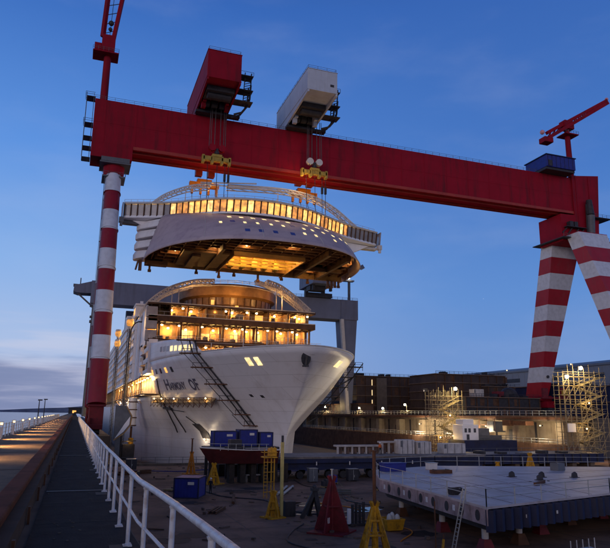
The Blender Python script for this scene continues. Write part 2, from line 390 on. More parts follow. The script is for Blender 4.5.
# ------------------------------------------------------------------ jetty: kerb rail, handrail, fence, lamps
t = thing('guard_rail', (-.85, 0, 0), 'long rust-red kerb rail on a dark concrete upstand between walkway and road', 'guard rail')
MB().bx(-1.08, -.62, -40, 560, 0, .30).build('upstand', mat('stained_upstand', (.055, .028, .018), .95, var=.4, scale=1.2), t)
MB().bx(-1.14, -.80, -40, 560, .302, .44).build('rail_beam', mat('rail_red_brown', (.15, .042, .025), .85, var=.4, scale=1.5, bump=.2, spec=.08), t, bevel=.03)
c = MB()
for i in range(70): c.bx(-.60, -.56, 3+i*3, 3.10+i*3, 0, .28)
c.each('bracket', RUST, t)
t = thing('handrail', (.8, 0, 0), 'white tubular handrail running along the right edge of the walkway', 'railing')
path = [(1.10, -3), (1.06, 1.2), (1.03, 4.2), (1.005, 5.2), (.965, 6.4), (.92, 7.3), (.85, 8.5), (.83, 11), (.82, 14)]+[(.80, y) for y in range(16, 150, 8)]
MB().pipe([(x, y, 1.0) for x, y in path], .034, 12).build('top_rail', RAIL, t, smooth=True)
MB().pipe([(x, y, .52) for x, y in path], .019, 8).build('mid_rail', RAIL, t, smooth=True)
def railx(y):
    for (x0, y0), (x1, y1) in zip(path, path[1:]):
        if y0 <= y <= y1: return x0+(x1-x0)*(y-y0)/(y1-y0)
    return .8
k = 0
p0 = None
y = 1.6
while y < 140:
    x = railx(y)
    if p0 is None:
        p0 = MB().tube((x, y, .0), (x, y, .985), .028, n=10).bx(x-.06, x+.06, y-.07, y+.07, .035, .052).tube((x, y, .052), (x, y, .075), .042, .030, 10).tube((x, y, .95), (x, y, .975), .030, .040, 10).tube((x-.04, y-.05, .05), (x-.04, y-.05, .07), .012, n=6).tube((x+.04, y+.05, .05), (x+.04, y+.05, .07), .012, n=6).tube((x+.04, y-.05, .05), (x+.04, y-.05, .07), .012, n=6).build('post', RAIL, t, smooth=True); px, py = x, y
    else:
        c = p0.copy(); COL.objects.link(c); c.parent = t; c.location = (x-px, y-py, 0)
    y += 1.6
t = thing('jetty_fence', (-4.62, 0, 0), 'low pale fence of posts and wires on the water side of the road', 'fence')
c = MB()
for z in (.38, .66, .93): c.pipe([(-4.62, 18, z), (-4.62, 320, z)], .014, 5)
c.build('wire', GALV, t)
for i in range(90):
    y = 20+i*2.25
    if i == 0: q0 = MB().bar((-4.62, y, 0), (-4.62, y, 1.0), .07, .07).build('post', PALE, t); qy = y
    else:
        c = q0.copy(); COL.objects.link(c); c.parent = t; c.location = (0, y-qy, 0)
first = None
for i in range(15):
    y = 28+i*9.2
    order = ('first', 'second', 'third', 'fourth', 'fifth', 'sixth', 'seventh', 'eighth', 'ninth', 'tenth', 'eleventh', 'twelfth', 'thirteenth', 'fourteenth', 'fifteenth')[i]
    lab = 'low lit bollard lamp along the water side fence, %s along the jetty from the camera' % order
    if first is None:
        t = first = thing('bollard_lamp', (-4.45, y, 0), lab, 'lamp', 'bollard lamps along the jetty road')
        MB().box((-4.45, y, .40), (.15, .15, .8)).build('post', PALE, t)
        hh = MB().box((-4.45, y, .90), (.20, .24, .05)).box((-4.55, y, 1.0), (.03, .24, .24)).box((-4.45, y, 1.12), (.26, .28, .04)).build('housing', PALE, t)
        MB().box((-4.44, y, 1.01), (.14, .18, .15)).build('lens', BULBS, hh)
    else:
        t = copy_tree(first); place(t, (-4.45, y, 0), 0, lab)
    if i < 9: lamp((-4.30, y, .98), 620, (1, .58, .24), .2, t, spot=radians(126), aim=(-2.6, y, -.25), blend=.8)
for i, (y, h) in enumerate(((100, 3.3), (118, 3.7))):
    t = thing('lamp_post', (-4.95, y, 0), ('nearer', 'farther')[i]+' of two thin dark lamp posts beyond the water side fence', 'lamp post', 'thin lamp posts on the jetty')
    MB().tube((-4.95, y, 0), (-4.95, y, h), .09, .06).build('pole', DARK, t)
    MB().box((-4.85, y, h+.1), (.6, .3, .18)).build('lamp_head', DARK, t)

# ------------------------------------------------------------------ the big red gantry crane
G = thing('gantry_crane', (80, 174, 0), 'huge red gantry crane with red and white striped legs spanning the whole dock', 'crane')
MB().bx(-2, 163, 170, 178, 73.5, 87).build('girder', RED, G)
MB().bx(9.1, 163, 169.7, 169.995, 73.2, 74.1).bx(9.1, 163, 178.003, 178.3, 73.2, 74.1).bx(9.1, 160, 171.6, 172, 72.9, 73.495).bx(9.1, 160, 176, 176.4, 72.9, 73.495).build('bottom_flange', mat('girder_flange', (.36, .03, .02), .5, var=.2, scale=.4), G)
MB().bx(-2, 9, 170, 178, 70, 73.495).build('end_box', RED, G)
# vertical stiffener seams on the girder face
c = MB()
for i in range(19): c.bx(1+i*8.4, 1.16+i*8.4, 169.93, 169.997, 74.2, 86.9)
c.bx(-1.9, 163, 169.95, 169.998, 80.1, 80.22)
c.build('seam', RED, G)
def catwalk(parent, pts, z, rails=(.55, 1.1), step=2.2, r=.05, name='railing', m=DGREY):
    c = MB()
    for zz in rails: c.pipe([(x, y, z+zz) for x, y in pts], r, 4)
    for (x0, y0), (x1, y1) in zip(pts, pts[1:]):
        L_ = math.hypot(x1-x0, y1-y0); n = max(1, int(L_/step))
        for k in range(n+1): c.bar((x0+(x1-x0)*k/n, y0+(y1-y0)*k/n, z), (x0+(x1-x0)*k/n, y0+(y1-y0)*k/n, z+rails[-1]), r*1.6)
    return c.build(name, m, parent)
catwalk(G, [(-2, 170.2), (163, 170.2)], 87, step=2.6, r=.045)
# end ladders and landings at the left tip
c = MB()
for z in (88, 80, 76, 69.8, 73): c.bx(-4.3, -2.05, 171, 174.6, z-.07, z)
for z0, z1 in ((80, 88), (70, 80)):
    for y in (171.2, 174.6): c.bar((-4.3, y, z0), (-4.3, y, z1+1.1), .14); c.bar((-2.4, y, z0), (-2.4, y, z1+1.1), .11)
    for k in range(6):
        zz = z0+(z1-z0)*k/6; c.bar((-4.3, 171.2, zz), (-4.3, 174.6, zz+1.2), .1)
for z in (88.6, 89.2, 80.6, 81.2): c.pipe([(-2.1, 171, z), (-4.6, 171, z), (-4.6, 175, z), (-2.1, 175, z)], .06, 4)
c.build('access_ladder', DGREY, G)
# left (hinged) legs: two tubes that splay along the rail
for s_, nm in ((-1, 'near'), (1, 'far')):
    yb = 172.5+20.5*s_; yt = 172.9+1.3*s_
    MB().tube((4.5, yb-s_*.6, 3.4), (4.5, 172.5+s_*1.4, 65), 2.15, 2.05, n=28).build('tube_leg', REDS, G, smooth=True)
    MB().box((4.5, yb, 1.2), (3.1, 3.6, 4.4)).box((4.5, yb, 3.2), (3.9, 4.5, .5)).box((4.5, yb, -1.4), (2.9, 9, 1.1)).box((4.5, yb-s_*1.0-1.85, .6), (1.6, .4, 2.6)).box((3.1, yb, -.2), (.5, 5.4, 1.4)).build('leg_foot', mat('foot_red', (.13, .006, .014), .7, var=.2, scale=.8, dirt=(.04, .01, .012), dirt_amt=.6), G, bevel=.12)
    c = MB()
    for q in (-3.2, -1.1, 1.1, 3.2): c.tube((3.6, yb+q, -2.45), (5.4, yb+q, -2.45), .6, n=14)
    c.each('bogie_wheel', DARK, G)
MB().tube((4.5, 172.5, 64.5), (4.5, 172.5, 69.6), 2.7, 2.9, n=24).build('leg_head', RED, G, smooth=True)
c = MB(); c.bx(0.6, 8.8, 168.8, 176.5, 68.2, 68.6).bx(1.5, 7.6, 169.4, 175.8, 64.4, 64.8).bx(.9, 8.4, 168.9, 176, 68.7, 69.9)
LP = c.build('leg_platform', DGREY, G)
catwalk(LP, [(1.5, 169.4), (7.6, 169.4), (7.6, 175.8)], 64.8, step=1.5)
for s_ in (-1, 1):   # flanges and a caged ladder on each tube
    a_, b_ = Vector((4.5, 172.5+s_*19.9, 3.4)), Vector((4.5, 172.5+s_*1.4, 65)); u_ = (b_-a_).normalized()
    c = MB()
    for f in (.17, .36, .55, .73, .91): p_ = a_.lerp(b_, f); c.tube(p_-u_*.12, p_+u_*.12, 2.26, n=28)
    c.each('flange', REDS, G, smooth=True)
    c = MB(); o_ = Vector((-2.25, -.9, 0))
    for dy in (-.3, .3): c.bar(a_+o_+Vector((0, dy, 0)), b_+o_+Vector((0, dy, 0)), .09)
    for k in range(90): p_ = a_.lerp(b_, k/90)+o_; c.bar(p_-Vector((0, .3, 0)), p_+Vector((0, .3, 0)), .06)
    c.build('leg_ladder', DGREY, G)
# right (rigid) legs: box section, wide at the head, narrow at the foot
for s_ in (-1, 1):
    b0 = [(162.3, 172.5+s_*20.6, 9.6), (165.6, 172.5+s_*20.6, 9.6), (165.6, 172.5+s_*29.2, 9.6), (162.3, 172.5+s_*29.2, 9.6)]
    t0 = [(157.6, 172.5+s_*3.4, 64.5), (170.2, 172.5+s_*3.4, 64.5), (170.2, 172.5+s_*9.2, 64.5), (157.6, 172.5+s_*9.2, 64.5)]
    MB().add(b0+t0, [(3, 2, 1, 0), (4, 5, 6, 7), (0, 1, 5, 4), (1, 2, 6, 5), (2, 3, 7, 6), (3, 0, 4, 7)]).build('box_leg', REDR, G)
    yb = 172.5+s_*25
    MB().bx(161.6, 166.4, yb-5.2, yb+5.2, 7.6, 9.6).bx(162.3, 165.8, yb-7.4, yb+7.4, 5.2, 7.6).build('leg_foot', RED, G, bevel=.2)
    c = MB()
    for q in (-6, -3, 0, 3, 6): c.bx(162.6, 165.4, yb+q-1.2, yb+q+1.2, 2.8, 5.2).tube((162.4, yb+q, 2.2), (165.6, yb+q, 2.2), .6, n=12)
    c.build('bogie_wheels', DARK, G)
    # door and ladder on the leg
    f = .13; xx = 162.3-(4.7)*f
    MB().tube((163.9, 172.5+s_*(20.6-17.2*f)-.1*0, 16.5), (163.9, 172.5+s_*(20.6-17.2*f)-.35, 16.5), .55, n=14).build('hatch', DARK, G)
MB().prism([(156.2, 169.4, 62.6), (172.6, 169.4, 62.6), (175, 169.4, 89.2), (162.6, 169.4, 87.6), (162.6, 169.4, 72.6), (156.2, 169.4, 72.4)], (0, 11.4, 0)).build('leg_head', RED, G)
MB().bx(169.8, 170.1, 169.2, 169.396, 62.6, 88).bx(164, 164.2, 169.25, 169.396, 63, 88).build('seam', RED, G)
c = MB().bx(154.5, 176.5, 166.8, 183, 63.1, 63.4).bx(169, 177.2, 167.2, 182, 72, 72.3).bx(157, 166, 167.4, 169.3, 67.4, 67.6)
for x, z in ((158.5, 67.6), (160.5, 67.6), (162, 64.2), (165, 63.6)): c.bx(x, x+1.5, 167.6, 169.3, z, z+1.9)
c.tube((168.2, 168, 73), (168.2, 168, 78.5), 1.5, 1.0, n=10).tube((166.8, 168.6, 63.6), (167.2, 168.4, 77), .28, n=6)
for k in range(5): c.bar((156+k*2.6, 168.9, 65.3), (157.8+k*2.6, 168.6, 67.2+.5*(k % 2)), .35)
c.build('leg_platform', DARK, G)
MB().tube((168.3, 168.2, 66), (168.6, 168.2, 72.8), 1.25, 1.45, n=12).build('exhaust_drum', DGREY, G)
catwalk(G, [(154.6, 166.9), (176.4, 166.9)], 63.4, step=1.8); catwalk(G, [(169.2, 167.3), (177, 167.3)], 72.3, step=1.6)
c = MB()
for a_, b_ in (((166.9, 149.5, 22), (166.2, 166.3, 62)),):
    a_, b_ = Vector(a_), Vector(b_)
    for dx in (-.45, .45): c.bar(a_+Vector((dx-1.2, -2.4, 0)), b_+Vector((dx-1.2, -2.4, 0)), .14)
c.build('access_ladder', DARK, G)

# machine house on the girder
t = thing('machine_house', (154, 174, 87), 'dark blue machine house standing on the right end of the red girder', 'machine house')
MB().bx(148.4, 161, 165.5, 176.5, 87.9, 92.2).build('cabin', BLUE, t, bevel=.1)
MB().bx(148.1, 161.3, 165.2, 177, 92.2, 92.5).build('roof', BLUED, t)
c = MB()
for k in range(7): c.bx(149+k*1.8, 149.08+k*1.8, 165.42, 165.5, 88, 92.1)
c.bx(148.5, 160.9, 166, 176, 87.05, 87.9).bx(149.2, 150.6, 165.3, 165.5, 88.1, 90.3)
c.build('base_frame', DARK, t)

# deck cranes on the girder
def lattice(c, a, b, w0, w1, n, th=.22):
    a, b = Vector(a), Vector(b); d = (b-a).normalized(); s = d.cross(Vector((0, 0, 1)))
    if s.length < .05: s = Vector((1, 0, 0))
    s.normalize(); u = s.cross(d)
    pr_ = None
    for i in range(n+1):
        f = i/n; wd = w0+(w1-w0)*f; p = a+(b-a)*f
        q = [p+s*wd/2-u*wd/2, p-s*wd/2-u*wd/2, p+u*wd/2]
        for j in range(3): c.bar(q[j], q[(j+1) % 3], th*.5)
        if pr_:
            for j in range(3): c.bar(pr_[j], q[j], th); c.bar(pr_[j], q[(j+1) % 3], th*.5)
        pr_ = q
t = thing('jib_crane', (.2, 174, 87), 'tall red jib crane raised nearly upright on the left end of the girder', 'crane', 'small jib cranes on the girder')
MB().tube((.2, 174, 87), (.2, 174, 103), 1.08, 1.0, n=16).build('mast', RED, t, smooth=True)
MB().bx(-1.7, 2.0, 171.8, 176.2, 103, 108.4).bx(-3.6, -1.7, 172.2, 175.4, 102.6, 105.6).bx(-3.9, 3.2, 171.2, 176.8, 102.4, 102.8).build('slew_house', RED, t, bevel=.12)
catwalk(t, [(-3.9, 171.2), (3.2, 171.2), (3.2, 176.8)], 102.8, step=1.2)
MB().bar((-1.6, 173, 108), (-.6, 172, 136), 1.05).build('boom_chord', RED, t)
MB().bar((1.4, 173, 108), (4.6, 172, 136), 1.0).build('boom_chord', RED, t)
c = MB()
for k in range(9):
    f = k/9; z = 109+27*f; c.bar((-1.6+f, 173-f, z), (1.4+3.2*f, 173-f, z+1.6), .16)
c.tube((.3, 173, 109), (.8, 172.5, 130), .08); c.ball((.4, 172.6, 112.6), .8).ball((.3, 172.6, 110.6), .6)
c.build('hoist_rope', DARK, t)
t = thing('jib_crane', (166.6, 174, 87), 'smaller red jib crane with its boom raised to the right beside the blue machine house', 'crane', 'small jib cranes on the girder')
MB().tube((166.8, 174, 88), (166.6, 174, 109.4), 1.1, .95, n=14).build('mast', RED, t, smooth=True)
MB().bx(163.8, 169.8, 171.5, 176.5, 105.6, 106.0).bx(164.4, 168.6, 172.2, 175.4, 108.2, 111.4).build('slew_house', RED, t)
catwalk(t, [(163.8, 171.5), (169.8, 171.5)], 106, step=1.2)
c = MB(); a_, b_ = Vector((157, 174, 103.9)), Vector((185.6, 172, 122.6))
for dy, dz in ((-.9, -.7), (.9, -.7)): c.bar(a_+Vector((0, dy, dz)), b_+Vector((0, dy*.5, dz)), 1.25)
c.bar(a_+Vector((0, 0, 1.5)), b_+Vector((0, 0, .5)), 1.2)
for k in range(14):
    p = a_.lerp(b_, k/14); q = a_.lerp(b_, (k+1)/14)
    c.bar(p+Vector((0, -.9, -.7)), q+Vector((0, 0, 1)), .25); c.bar(p+Vector((0, .9, -.7)), q+Vector((0, 0, 1)), .25)
c.build('boom', RED, t)
MB().bx(154.6, 158.4, 172.3, 175.7, 101.2, 103.2).build('counterweight', RED, t, bevel=.1)
MB().ball((155, 174, 105.4), .9).ball((185.7, 172, 123.7), .7).each('warning_light', mat('pale_red_lens', (.75, .35, .38), .3), t)

# trolleys with winches, ropes, sheave blocks and spreader bars
def trolley(x0, x1, yf, yr, zb, zt, mm, label):
    t = thing('hoist_trolley', ((x0+x1)/2, 174, 87), label, 'hoist trolley', 'hoist trolleys on the girder')
    HS = MB().bx(x0, x1, yf, yr, zb+1.2, zt).build('house', mm, t, bevel=.12)
    MB().bx(x0-.1, x1+.1, yf-.1, yr, zb+.9, zb+1.2).bx(x0-.1, x1+.1, yf-.1, yr, zt, zt+.12).build('trim', mm, HS)
    for x in (x0, x1-.5):
        MB().prism([(x, yf, zb+.9), (x, yf, zb+.2), (x, 168.5, 88.4), (x, 168.5, 87.3), (x, yr, 87.3), (x, yr, zb+.9)], (.5, 0, 0)).build('side_frame', mm, t)
    for y in (163.5, 180.5):
        c = MB()
        for x in (x0+.9, x1-1.9): c.bx(x, x+1, y, y+1.2, 87.4 if y > 170 else 88.6, zb+1)
        c.each('portal_post', mm, t)
    c = MB()
    for x in (x0+.7, x1-1.9): c.bx(x, x+1.2, 164.6, 165.8, 87.2, zb+1); c.bar((x+.6, 165.2, zb-.2), (x+.6, 158, zb+1), .5)
    c.each('portal_leg', mm, t)
    c = MB().bx(x0+.8, x1-.8, 157.5, 163.3, zb-.6, zb+.8).bx(x0-.4, x1+3.2, 167.4, 169.4, 87.02, 87.7).bx(x0+.6, x1-.6, 169.5, 180, 87.05, zb+.5)
    for x in (x0+2.4, (x0+x1)/2, x1-2.4): c.tube((x-.9, 166.8, 89.6), (x+.9, 166.8, 89.6), 1.15, n=14)
    c.tube((x0+1.4, 160, zb-.8), (x1-1.4, 160, zb-.8), 1.1, n=14)
    c.build('winch', DARK, t)
    # curved access stair hung off the right side
    c = MB(); arc = [(x1+4.9, 162, zb+5.5), (x1+4.8, 162.5, zb+1.5), (x1+4.2, 163, zb-.8), (x1+2.9, 164, zb-2.5), (x1+.8, 165, zb-3.0)]
    c.barpath(arc, .35, .5); c.barpath([(p[0]-.2, p[1]+2, p[2]) for p in arc], .3, .5)
    arc2 = [(p[0]-1.3*(1-.2*i), p[1], p[2]) for i, p in enumerate(arc[:3])]
    c.barpath([(x1+3.1, 162, zb+9.3), (x1+2.9, 163, zb-1.0)], .22)
    c.barpath([(x1+5.0, 162, zb+9.3), (x1+4.8, 162.5, zb+1)], .25)
    for k in range(13): c.bar((x1+3.0, 162.4, zb-1+k*.75), (x1+4.9, 162.4, zb-.2+k*.75), .17)
    for z in (zb+8, zb+3.4, zb-.2): c.bx(x1+.02, x1+5.4, 161, 164.4, z-.2, z)
    c.pipe([(x1+5.4, 161, zb+9.1), (x1+.1, 161, zb+9.1)], .06, 4); c.bar((x1+5.4, 161, zb+8), (x1+5.4, 161, zb+9.1), .1)
    c.build('access_stair', DARK, t)
    catwalk(HS, [(x0+.3, yr-.4), (x0+.3, yf+.3), (x1-.3, yf+.3), (x1-.3, yr-.4)], zt+.1, step=2.4, r=.045)
    return t
T1 = trolley(25.9, 35.3, 153.4, 188.5, 89.6, 98.7, RED, 'red hoist trolley, left of the two standing on the girder')
T2 = trolley(53.6, 62.6, 150.3, 180, 89.8, 97.2, TROLW, 'white hoist trolley, right of the two standing on the girder')
MB().bx(60.4, 61.5, 150.2, 150.295, 92.6, 93.3).build('vent', DARK, T2)
def hook(xc, zbar, label, pale):
    t = thing('hook_block', (xc, 167, zbar), label, 'hook block', 'hook blocks lifting the bridge section')
    c = MB().bx(xc-4.1, xc+4.1, 166.4, 167.6, zbar-.5, zbar+.75).bx(xc-1.4, xc+1.4, 166.2, 167.8, zbar+.75, zbar+1.5)
    for x in (-3.9, -1.3, 1.5, 3.7): c.bx(xc+x-.35, xc+x+.35, 166.3, 167.7, zbar-1.3, zbar+1.0)
    for k in range(8): c.bx(xc-3.9+k*1.05, xc-3.5+k*1.05, 166.3, 166.396, zbar-.4, zbar+.6)
    c.build('spreader_bar', YELD, t)
    c = MB()
    for x in (-1.45, 1.45): c.tube((xc+x, 166.4, zbar+3.6), (xc+x, 167.6, zbar+3.6), 1.05, n=18)
    c.each('sheave', PALE if pale else RED, t)
    MB().bx(xc-.35, xc+.35, 166.6, 167.4, zbar+1.4, zbar+3.4).ball((xc, 167, zbar+2.2), .75).build('hook', DARK, t)
    c = MB()
    for x in (-2.35, -1.85, -.8, .8, 1.85, 2.35): c.tube((xc+x, 167, zbar+3.6), (xc+x*.95, 167.4, 90), .10, n=5)
    c.build('hoist_rope', mat('rope_grey', (.10, .09, .10), .6), t)
    c = MB()
    for k, x in enumerate((-2.6, .2, 2.5, 3.6)):
        c.tube((xc+x, 167, zbar-1), (xc+x*.95, 166.2, 57.1), .085, n=5)
        if k > 1: c.box((xc+x*.98, 166.7, zbar-5.2), (.6, .6, 2.2))
    c.build('lifting_sling', DARK, t)
    return t
hook(32.1, 72.6, 'yellow spreader bar with red sheaves hanging below the red trolley', False)
hook(62.0, 72.9, 'yellow spreader bar with two pale round sheaves hanging below the white trolley', True)
def rear_hook(xc, zc, label):
    t = thing('lifting_beam', (xc, 181, zc), label, 'lifting beam', 'orange lifting beams behind the girder')
    MB().bx(xc-4.5, xc+4.5, 180.2, 181.8, zc-1, zc+.4).bx(xc-2.2, xc+2.2, 180, 182, zc+.4, zc+1.4).build('beam', ORANGE, t)
    c = MB()
    for x in (-3.6, -1, 1.4, 3.8): c.bx(xc+x-.3, xc+x+.3, 180.4, 181.6, zc-3.2, zc-1)
    c.each('shackle', ORANGE, t)
    MB().bx(xc-2.9, xc-.9, 179.6, 181.8, zc+2.4, zc+5.6).bx(xc+.9, xc+2.9, 179.6, 181.8, zc+2.4, zc+5.6).each('sheave_block', REDO, t); MB().bx(xc-2.9, xc+2.9, 179.6, 181.8, zc+5.61, zc+6.4).build('sheave_yoke', REDO, t)
    c = MB()
    for x in (-3.6, -1, 1.4, 3.8): c.tube((xc+x, 181, zc-3), (xc+x*1.1, 176, 57.0), .09, n=5)
    c.tube((xc-1.9, 180.6, zc+6), (xc-1.9, 180.6, 87), .12, n=5).tube((xc+1.9, 180.6, zc+6), (xc+1.9, 180.6, 87), .12, n=5)
    c.build('hoist_rope', DARK, t)
rear_hook(31.3, 70.0, 'orange lifting beam behind the girder above the left half of the raised section')
rear_hook(63.5, 71.4, 'orange lifting beam behind the girder above the right half of the raised section')
lamp((57.0, 165, 69.5), 900, (1, .6, .2), .3)
# ------------------------------------------------------------------ the cruise ship in the dock
XC, HB = 42.7, 25.5
def itp(x, xs, ys):
    if x <= xs[0]: return ys[0]
    for a, b, c, d in zip(xs, xs[1:], ys, ys[1:]):
        if x <= b: return c+(d-c)*(x-a)/(b-a)
    return ys[-1]
def stem(z): return itp(z, (-13, -2.4, 6, 14.8), (134, 130.5, 122, 113.6))
ZS = (-12, -3, 2, 7, 14.8)
def hb(y, z):
    z = min(z, 14.8)
    t = min(1, max(0, (y-stem(z))/itp(z, ZS, (72, 72, 70, 67, 65))))
    return HB*(1-(1-t)**itp(z, ZS, (1.15, 1.15, 1.35, 1.6, 2.0)))**itp(z, ZS, (1, 1, .88, .75, .62))
def hp(y, z, side=-1, off=0):
    x = XC+side*hb(y, z)
    if off:
        e = .3
        ty = Vector((side*(hb(y+e, z)-hb(y-e, z)), 2*e, 0)); tz = Vector((side*(hb(y, z+e)-hb(y, z-e)), 0, 2*e)) if z < 14.4 else Vector((0, 0, 1))
        n = ty.cross(tz)
        if n.x*side < 0: n = -n
        n.normalize(); return Vector((x, y, z))+n*off
    return Vector((x, y, z))
S = thing('cruise_ship', (XC, 183, -12.5), 'unfinished white cruise ship standing bow first in the dry dock with warm lights inside', 'ship')
US = [(i/34)**1.9 for i in range(1, 35)]
def ring(z, far=True):
    y0 = stem(z); ye = 170
    ys = [y0+(ye-y0)*u for u in US]+([195, 215, 240, 300, 400, 500] if far else [])
    if far: ys = [y0+(170-y0)*u for u in US]+[174, 178, 183, 188, 193, 198, 203, 209, 215, 240, 300, 400, 500]
    a = [hp(y, z, -1) for y in reversed(ys)]; b = [hp(y, z, 1) for y in ys]
    return a+[Vector((XC, y0, z))]+b
zs = [-13, -11.5, -10, -8.5, -7, -5, -3, -1, 1, 3, 5, 6.4]
c = MB().grid([ring(z) for z in zs])
c.grid([ring(z, False) for z in (6.4, 7.5, 9, 10.5, 12, 13.5, 14.8)])
HULLO = c.build('hull', HULL, S, smooth=True, solid=.12)
c = MB()
for sd_ in (-1, 1):
    ysd = [stem(14.8)+(183-stem(14.8))*u for u in US]
c.grid([[hp(y, 13.2, -1) for y in ysd], [Vector((XC, y, 13.2)) for y in ysd], [hp(y, 13.2, 1) for y in ysd]])
c.build('fore_deck', BROWND, S)
MB().pipe([p+Vector((0, 0, 14.86-p.z)) for p in ring(14.8, False)], .16, 6).build('bulwark_rail', PALE, S)
# raised fashion plating on the starboard bow, cut off on a slant
def ptop(y): return 18.2+(y-141)/42*2.3
rows = []
for k in range(7):
    v = k/6; yf = 135.6+v*5.4
    row = []
    for i in range(26):
        y = yf+(170-yf)*(i/25)
        p = hp(y, 14.8, -1); row.append((p.x, p.y, 14.8+(ptop(max(y, 141))-14.8)*v))
    rows.append(row)
PLATO = MB().grid(rows).build('bow_plating', HULL, S, smooth=True, solid=.25)
def patch(y0, y1, z0, z1, m, name, side=-1, off=.10, th=.10, ny=4, nz=2, skew=0, parent=None):
    c = MB(); rows = []
    for j in range(nz+1):
        z = z0+(z1-z0)*j/nz
        rows.append([hp(y0+(y1-y0)*i/ny+skew*j/nz, min(z, 14.8), side, off)+Vector((0, 0, max(0, z-14.8))) for i in range(ny+1)])
    return c.grid(rows).build(name, m, parent or HULLO, solid=th)
for a, b in ((125.9, 124.9), (124.0, 123.1)): patch(a, b, 11.5, 13.0, WINY, 'window', off=.12, skew=-.55)
for a, b in ((122.3, 123.2), (123.8, 124.7)): patch(a, b, 11.7, 13.0, WINY, 'window', side=1, off=.12, skew=-.3)
for i in range(8):
    y = 158.5-i*2.5
    patch(y, y-1.5, ptop(y)-2.7, ptop(y)-1.5, WINY if i > 2 else GLASSG, 'window', off=.16, parent=PLATO)
for i in range(5): patch(168.6-i*3.7, 167.5-i*3.7, 11.4, 12.6, WIN if i in (0, 3) else GLASSD, 'window', off=.1, ny=1, nz=1)
# anchor pocket and anchor at the stem
c = MB(); p = Vector((42.25, 115.2, 12.4))
c.prism([(41.5+1.0*cos(a), 115.35-.2*sin(a)+.1, 12.5+1.35*sin(a)) for a in [2*pi*k/14 for k in range(14)]], (.2, .5, -.1))
c.build('hawse', DARK, HULLO)
MB().bar((41.5, 115.1, 12.9), (41.3, 115.4, 10.8), .3).bar((40.8, 115.6, 11.0), (42.0, 115.2, 11.0), .35).build('anchor', DARK, HULLO)
for y, z in ((132.4, 5.4), (129.9, 5.2)): patch(y, y-.7, z, z+.5, DARK, 'fairlead', off=.06, ny=1, nz=1)
patch(161.4, 158.0, -4.3, -.8, DARK, 'hull_hatch', off=.12, th=.06, skew=1.4)
MB().ball(hp(160.0, -4.5, -1, .5), .28).build('hatch_lamp', BULBS, S); lamp(hp(160.0, -4.3, -1, 1.6), 240, (1, .78, .5), .3, S)
# the ship's name on the starboard bow, following the plating
def hull_text(body, y0, z0, size, width, shear=0):
    cu = bpy.data.curves.new('t', 'FONT'); cu.body = body; cu.size = 1; cu.fill_mode = 'FRONT'; cu.resolution_u = 3; cu.offset = .028
    o = bpy.data.objects.new('t', cu); COL.objects.link(o); dg = bpy.context.evaluated_depsgraph_get()
    me = bpy.data.meshes.new_from_object(o.evaluated_get(dg)); bpy.data.objects.remove(o)
    bm = bmesh.new(); bm.from_mesh(me); bmesh.ops.triangulate(bm, faces=bm.faces)
    for _ in range(2): bmesh.ops.subdivide_edges(bm, edges=[e for e in bm.edges if e.calc_length() > .25], cuts=1)
    wx = max(v.co.x for v in bm.verts)
    off = Vector(S.location)
    for v in bm.verts:
        yy = y0-v.co.x/wx*width-v.co.y*shear; zz = z0+v.co.y*size
        v.co = hp(yy, zz, -1, .12)-off
    bm.to_mesh(me); bm.free(); me.materials.clear(); me.materials.append(TEXTM)
    o = bpy.data.objects.new('ship_name', me); COL.objects.link(o); o.parent = S
    return o
hull_text('H', 162.0, 7.45, 3.5, 2.8, .9); hull_text('ARMONY', 159.0, 7.4, 2.35, 7.8, .7); hull_text('OF', 149.2, 7.15, 3.4, 3.6, .7)

# ---- superstructure: open unfinished decks facing the bow
XL, XR = 17.2, 68.4
c = MB().bx(XL, XR, 177, 205, 20.6, 21.5).bx(XL+.3, XR, 182, 206, 27.5, 29.3).bx(XL, XR+.2, 182.4, 240, 32.4, 33.1).bx(XL, XR, 176.5, 177, 21.5, 21.8)
c.build('deck_slab', BROWND, S)
c = MB().bx(XL, XR, 190, 190.4, 21.5, 27.5).bx(XL, XR, 188.5, 188.9, 29.3, 32.4).bx(22, XR, 181, 181.4, 13.2, 20.6)
c.bx(34.4, 40, 184, 189, 29.3, 32.4)
c.build('bulkhead', mat('bulkhead_ochre', (.34, .19, .075), .7, var=.4, scale=.5, dirt=(.10, .05, .025), dirt_amt=.7), S)
c = MB()   # columns, half walls and unfinished frames
rnd = random.Random(11)
for x in (20.5, 26.8, 32.4, 39.2, 45.8, 49.6, 55.4, 61.8, 66.6):
    c.bx(x, x+.55, 183.2, 183.8, 21.5, 27.5)
    c.bx(x-.2, x+.6, 186.5, 190, 21.5, 27.5)
for x in (23.5, 28.6, 34.2, 41.2, 47.4, 53.2, 59.6, 65.4): c.bx(x, x+.4, 183, 188.5, 29.3, 32.4)
for x in (31, 38.6, 43.8, 51, 58, 64): c.bx(x, x+.5, 177.4, 181, 13.2, 20.6)
c.each('partition', BROWN, S)
c = MB()   # glass screens with pale frames
for x0, x1 in ((33, 38.6), (40, 45.2), (56, 61.2), (62.6, 66.2)):
    for k in range(5): c.bar((x0+(x1-x0)*k/4, 182.9, 21.5), (x0+(x1-x0)*k/4, 182.9, 24.6), .12)
    c.bar((x0, 182.9, 24.6), (x1, 182.9, 24.6), .12); c.bar((x0, 182.9, 22.6), (x1, 182.9, 22.6), .08)
for k in range(27): c.bar((XL+.4+k*1.9, 177, 21.5), (XL+.4+k*1.9, 177, 22.7), .07)
c.bar((XL, 177, 22.7), (XR, 177, 22.7), .09); c.bar((XL, 177, 22.2), (XR, 177, 22.2), .06)
for k in range(14): c.bar((XL+1+k*3.7, 182.5, 29.3), (XL+1+k*3.7, 182.5, 30.4), .08)
c.bar((XL, 182.5, 30.4), (XR, 182.5, 30.4), .08)
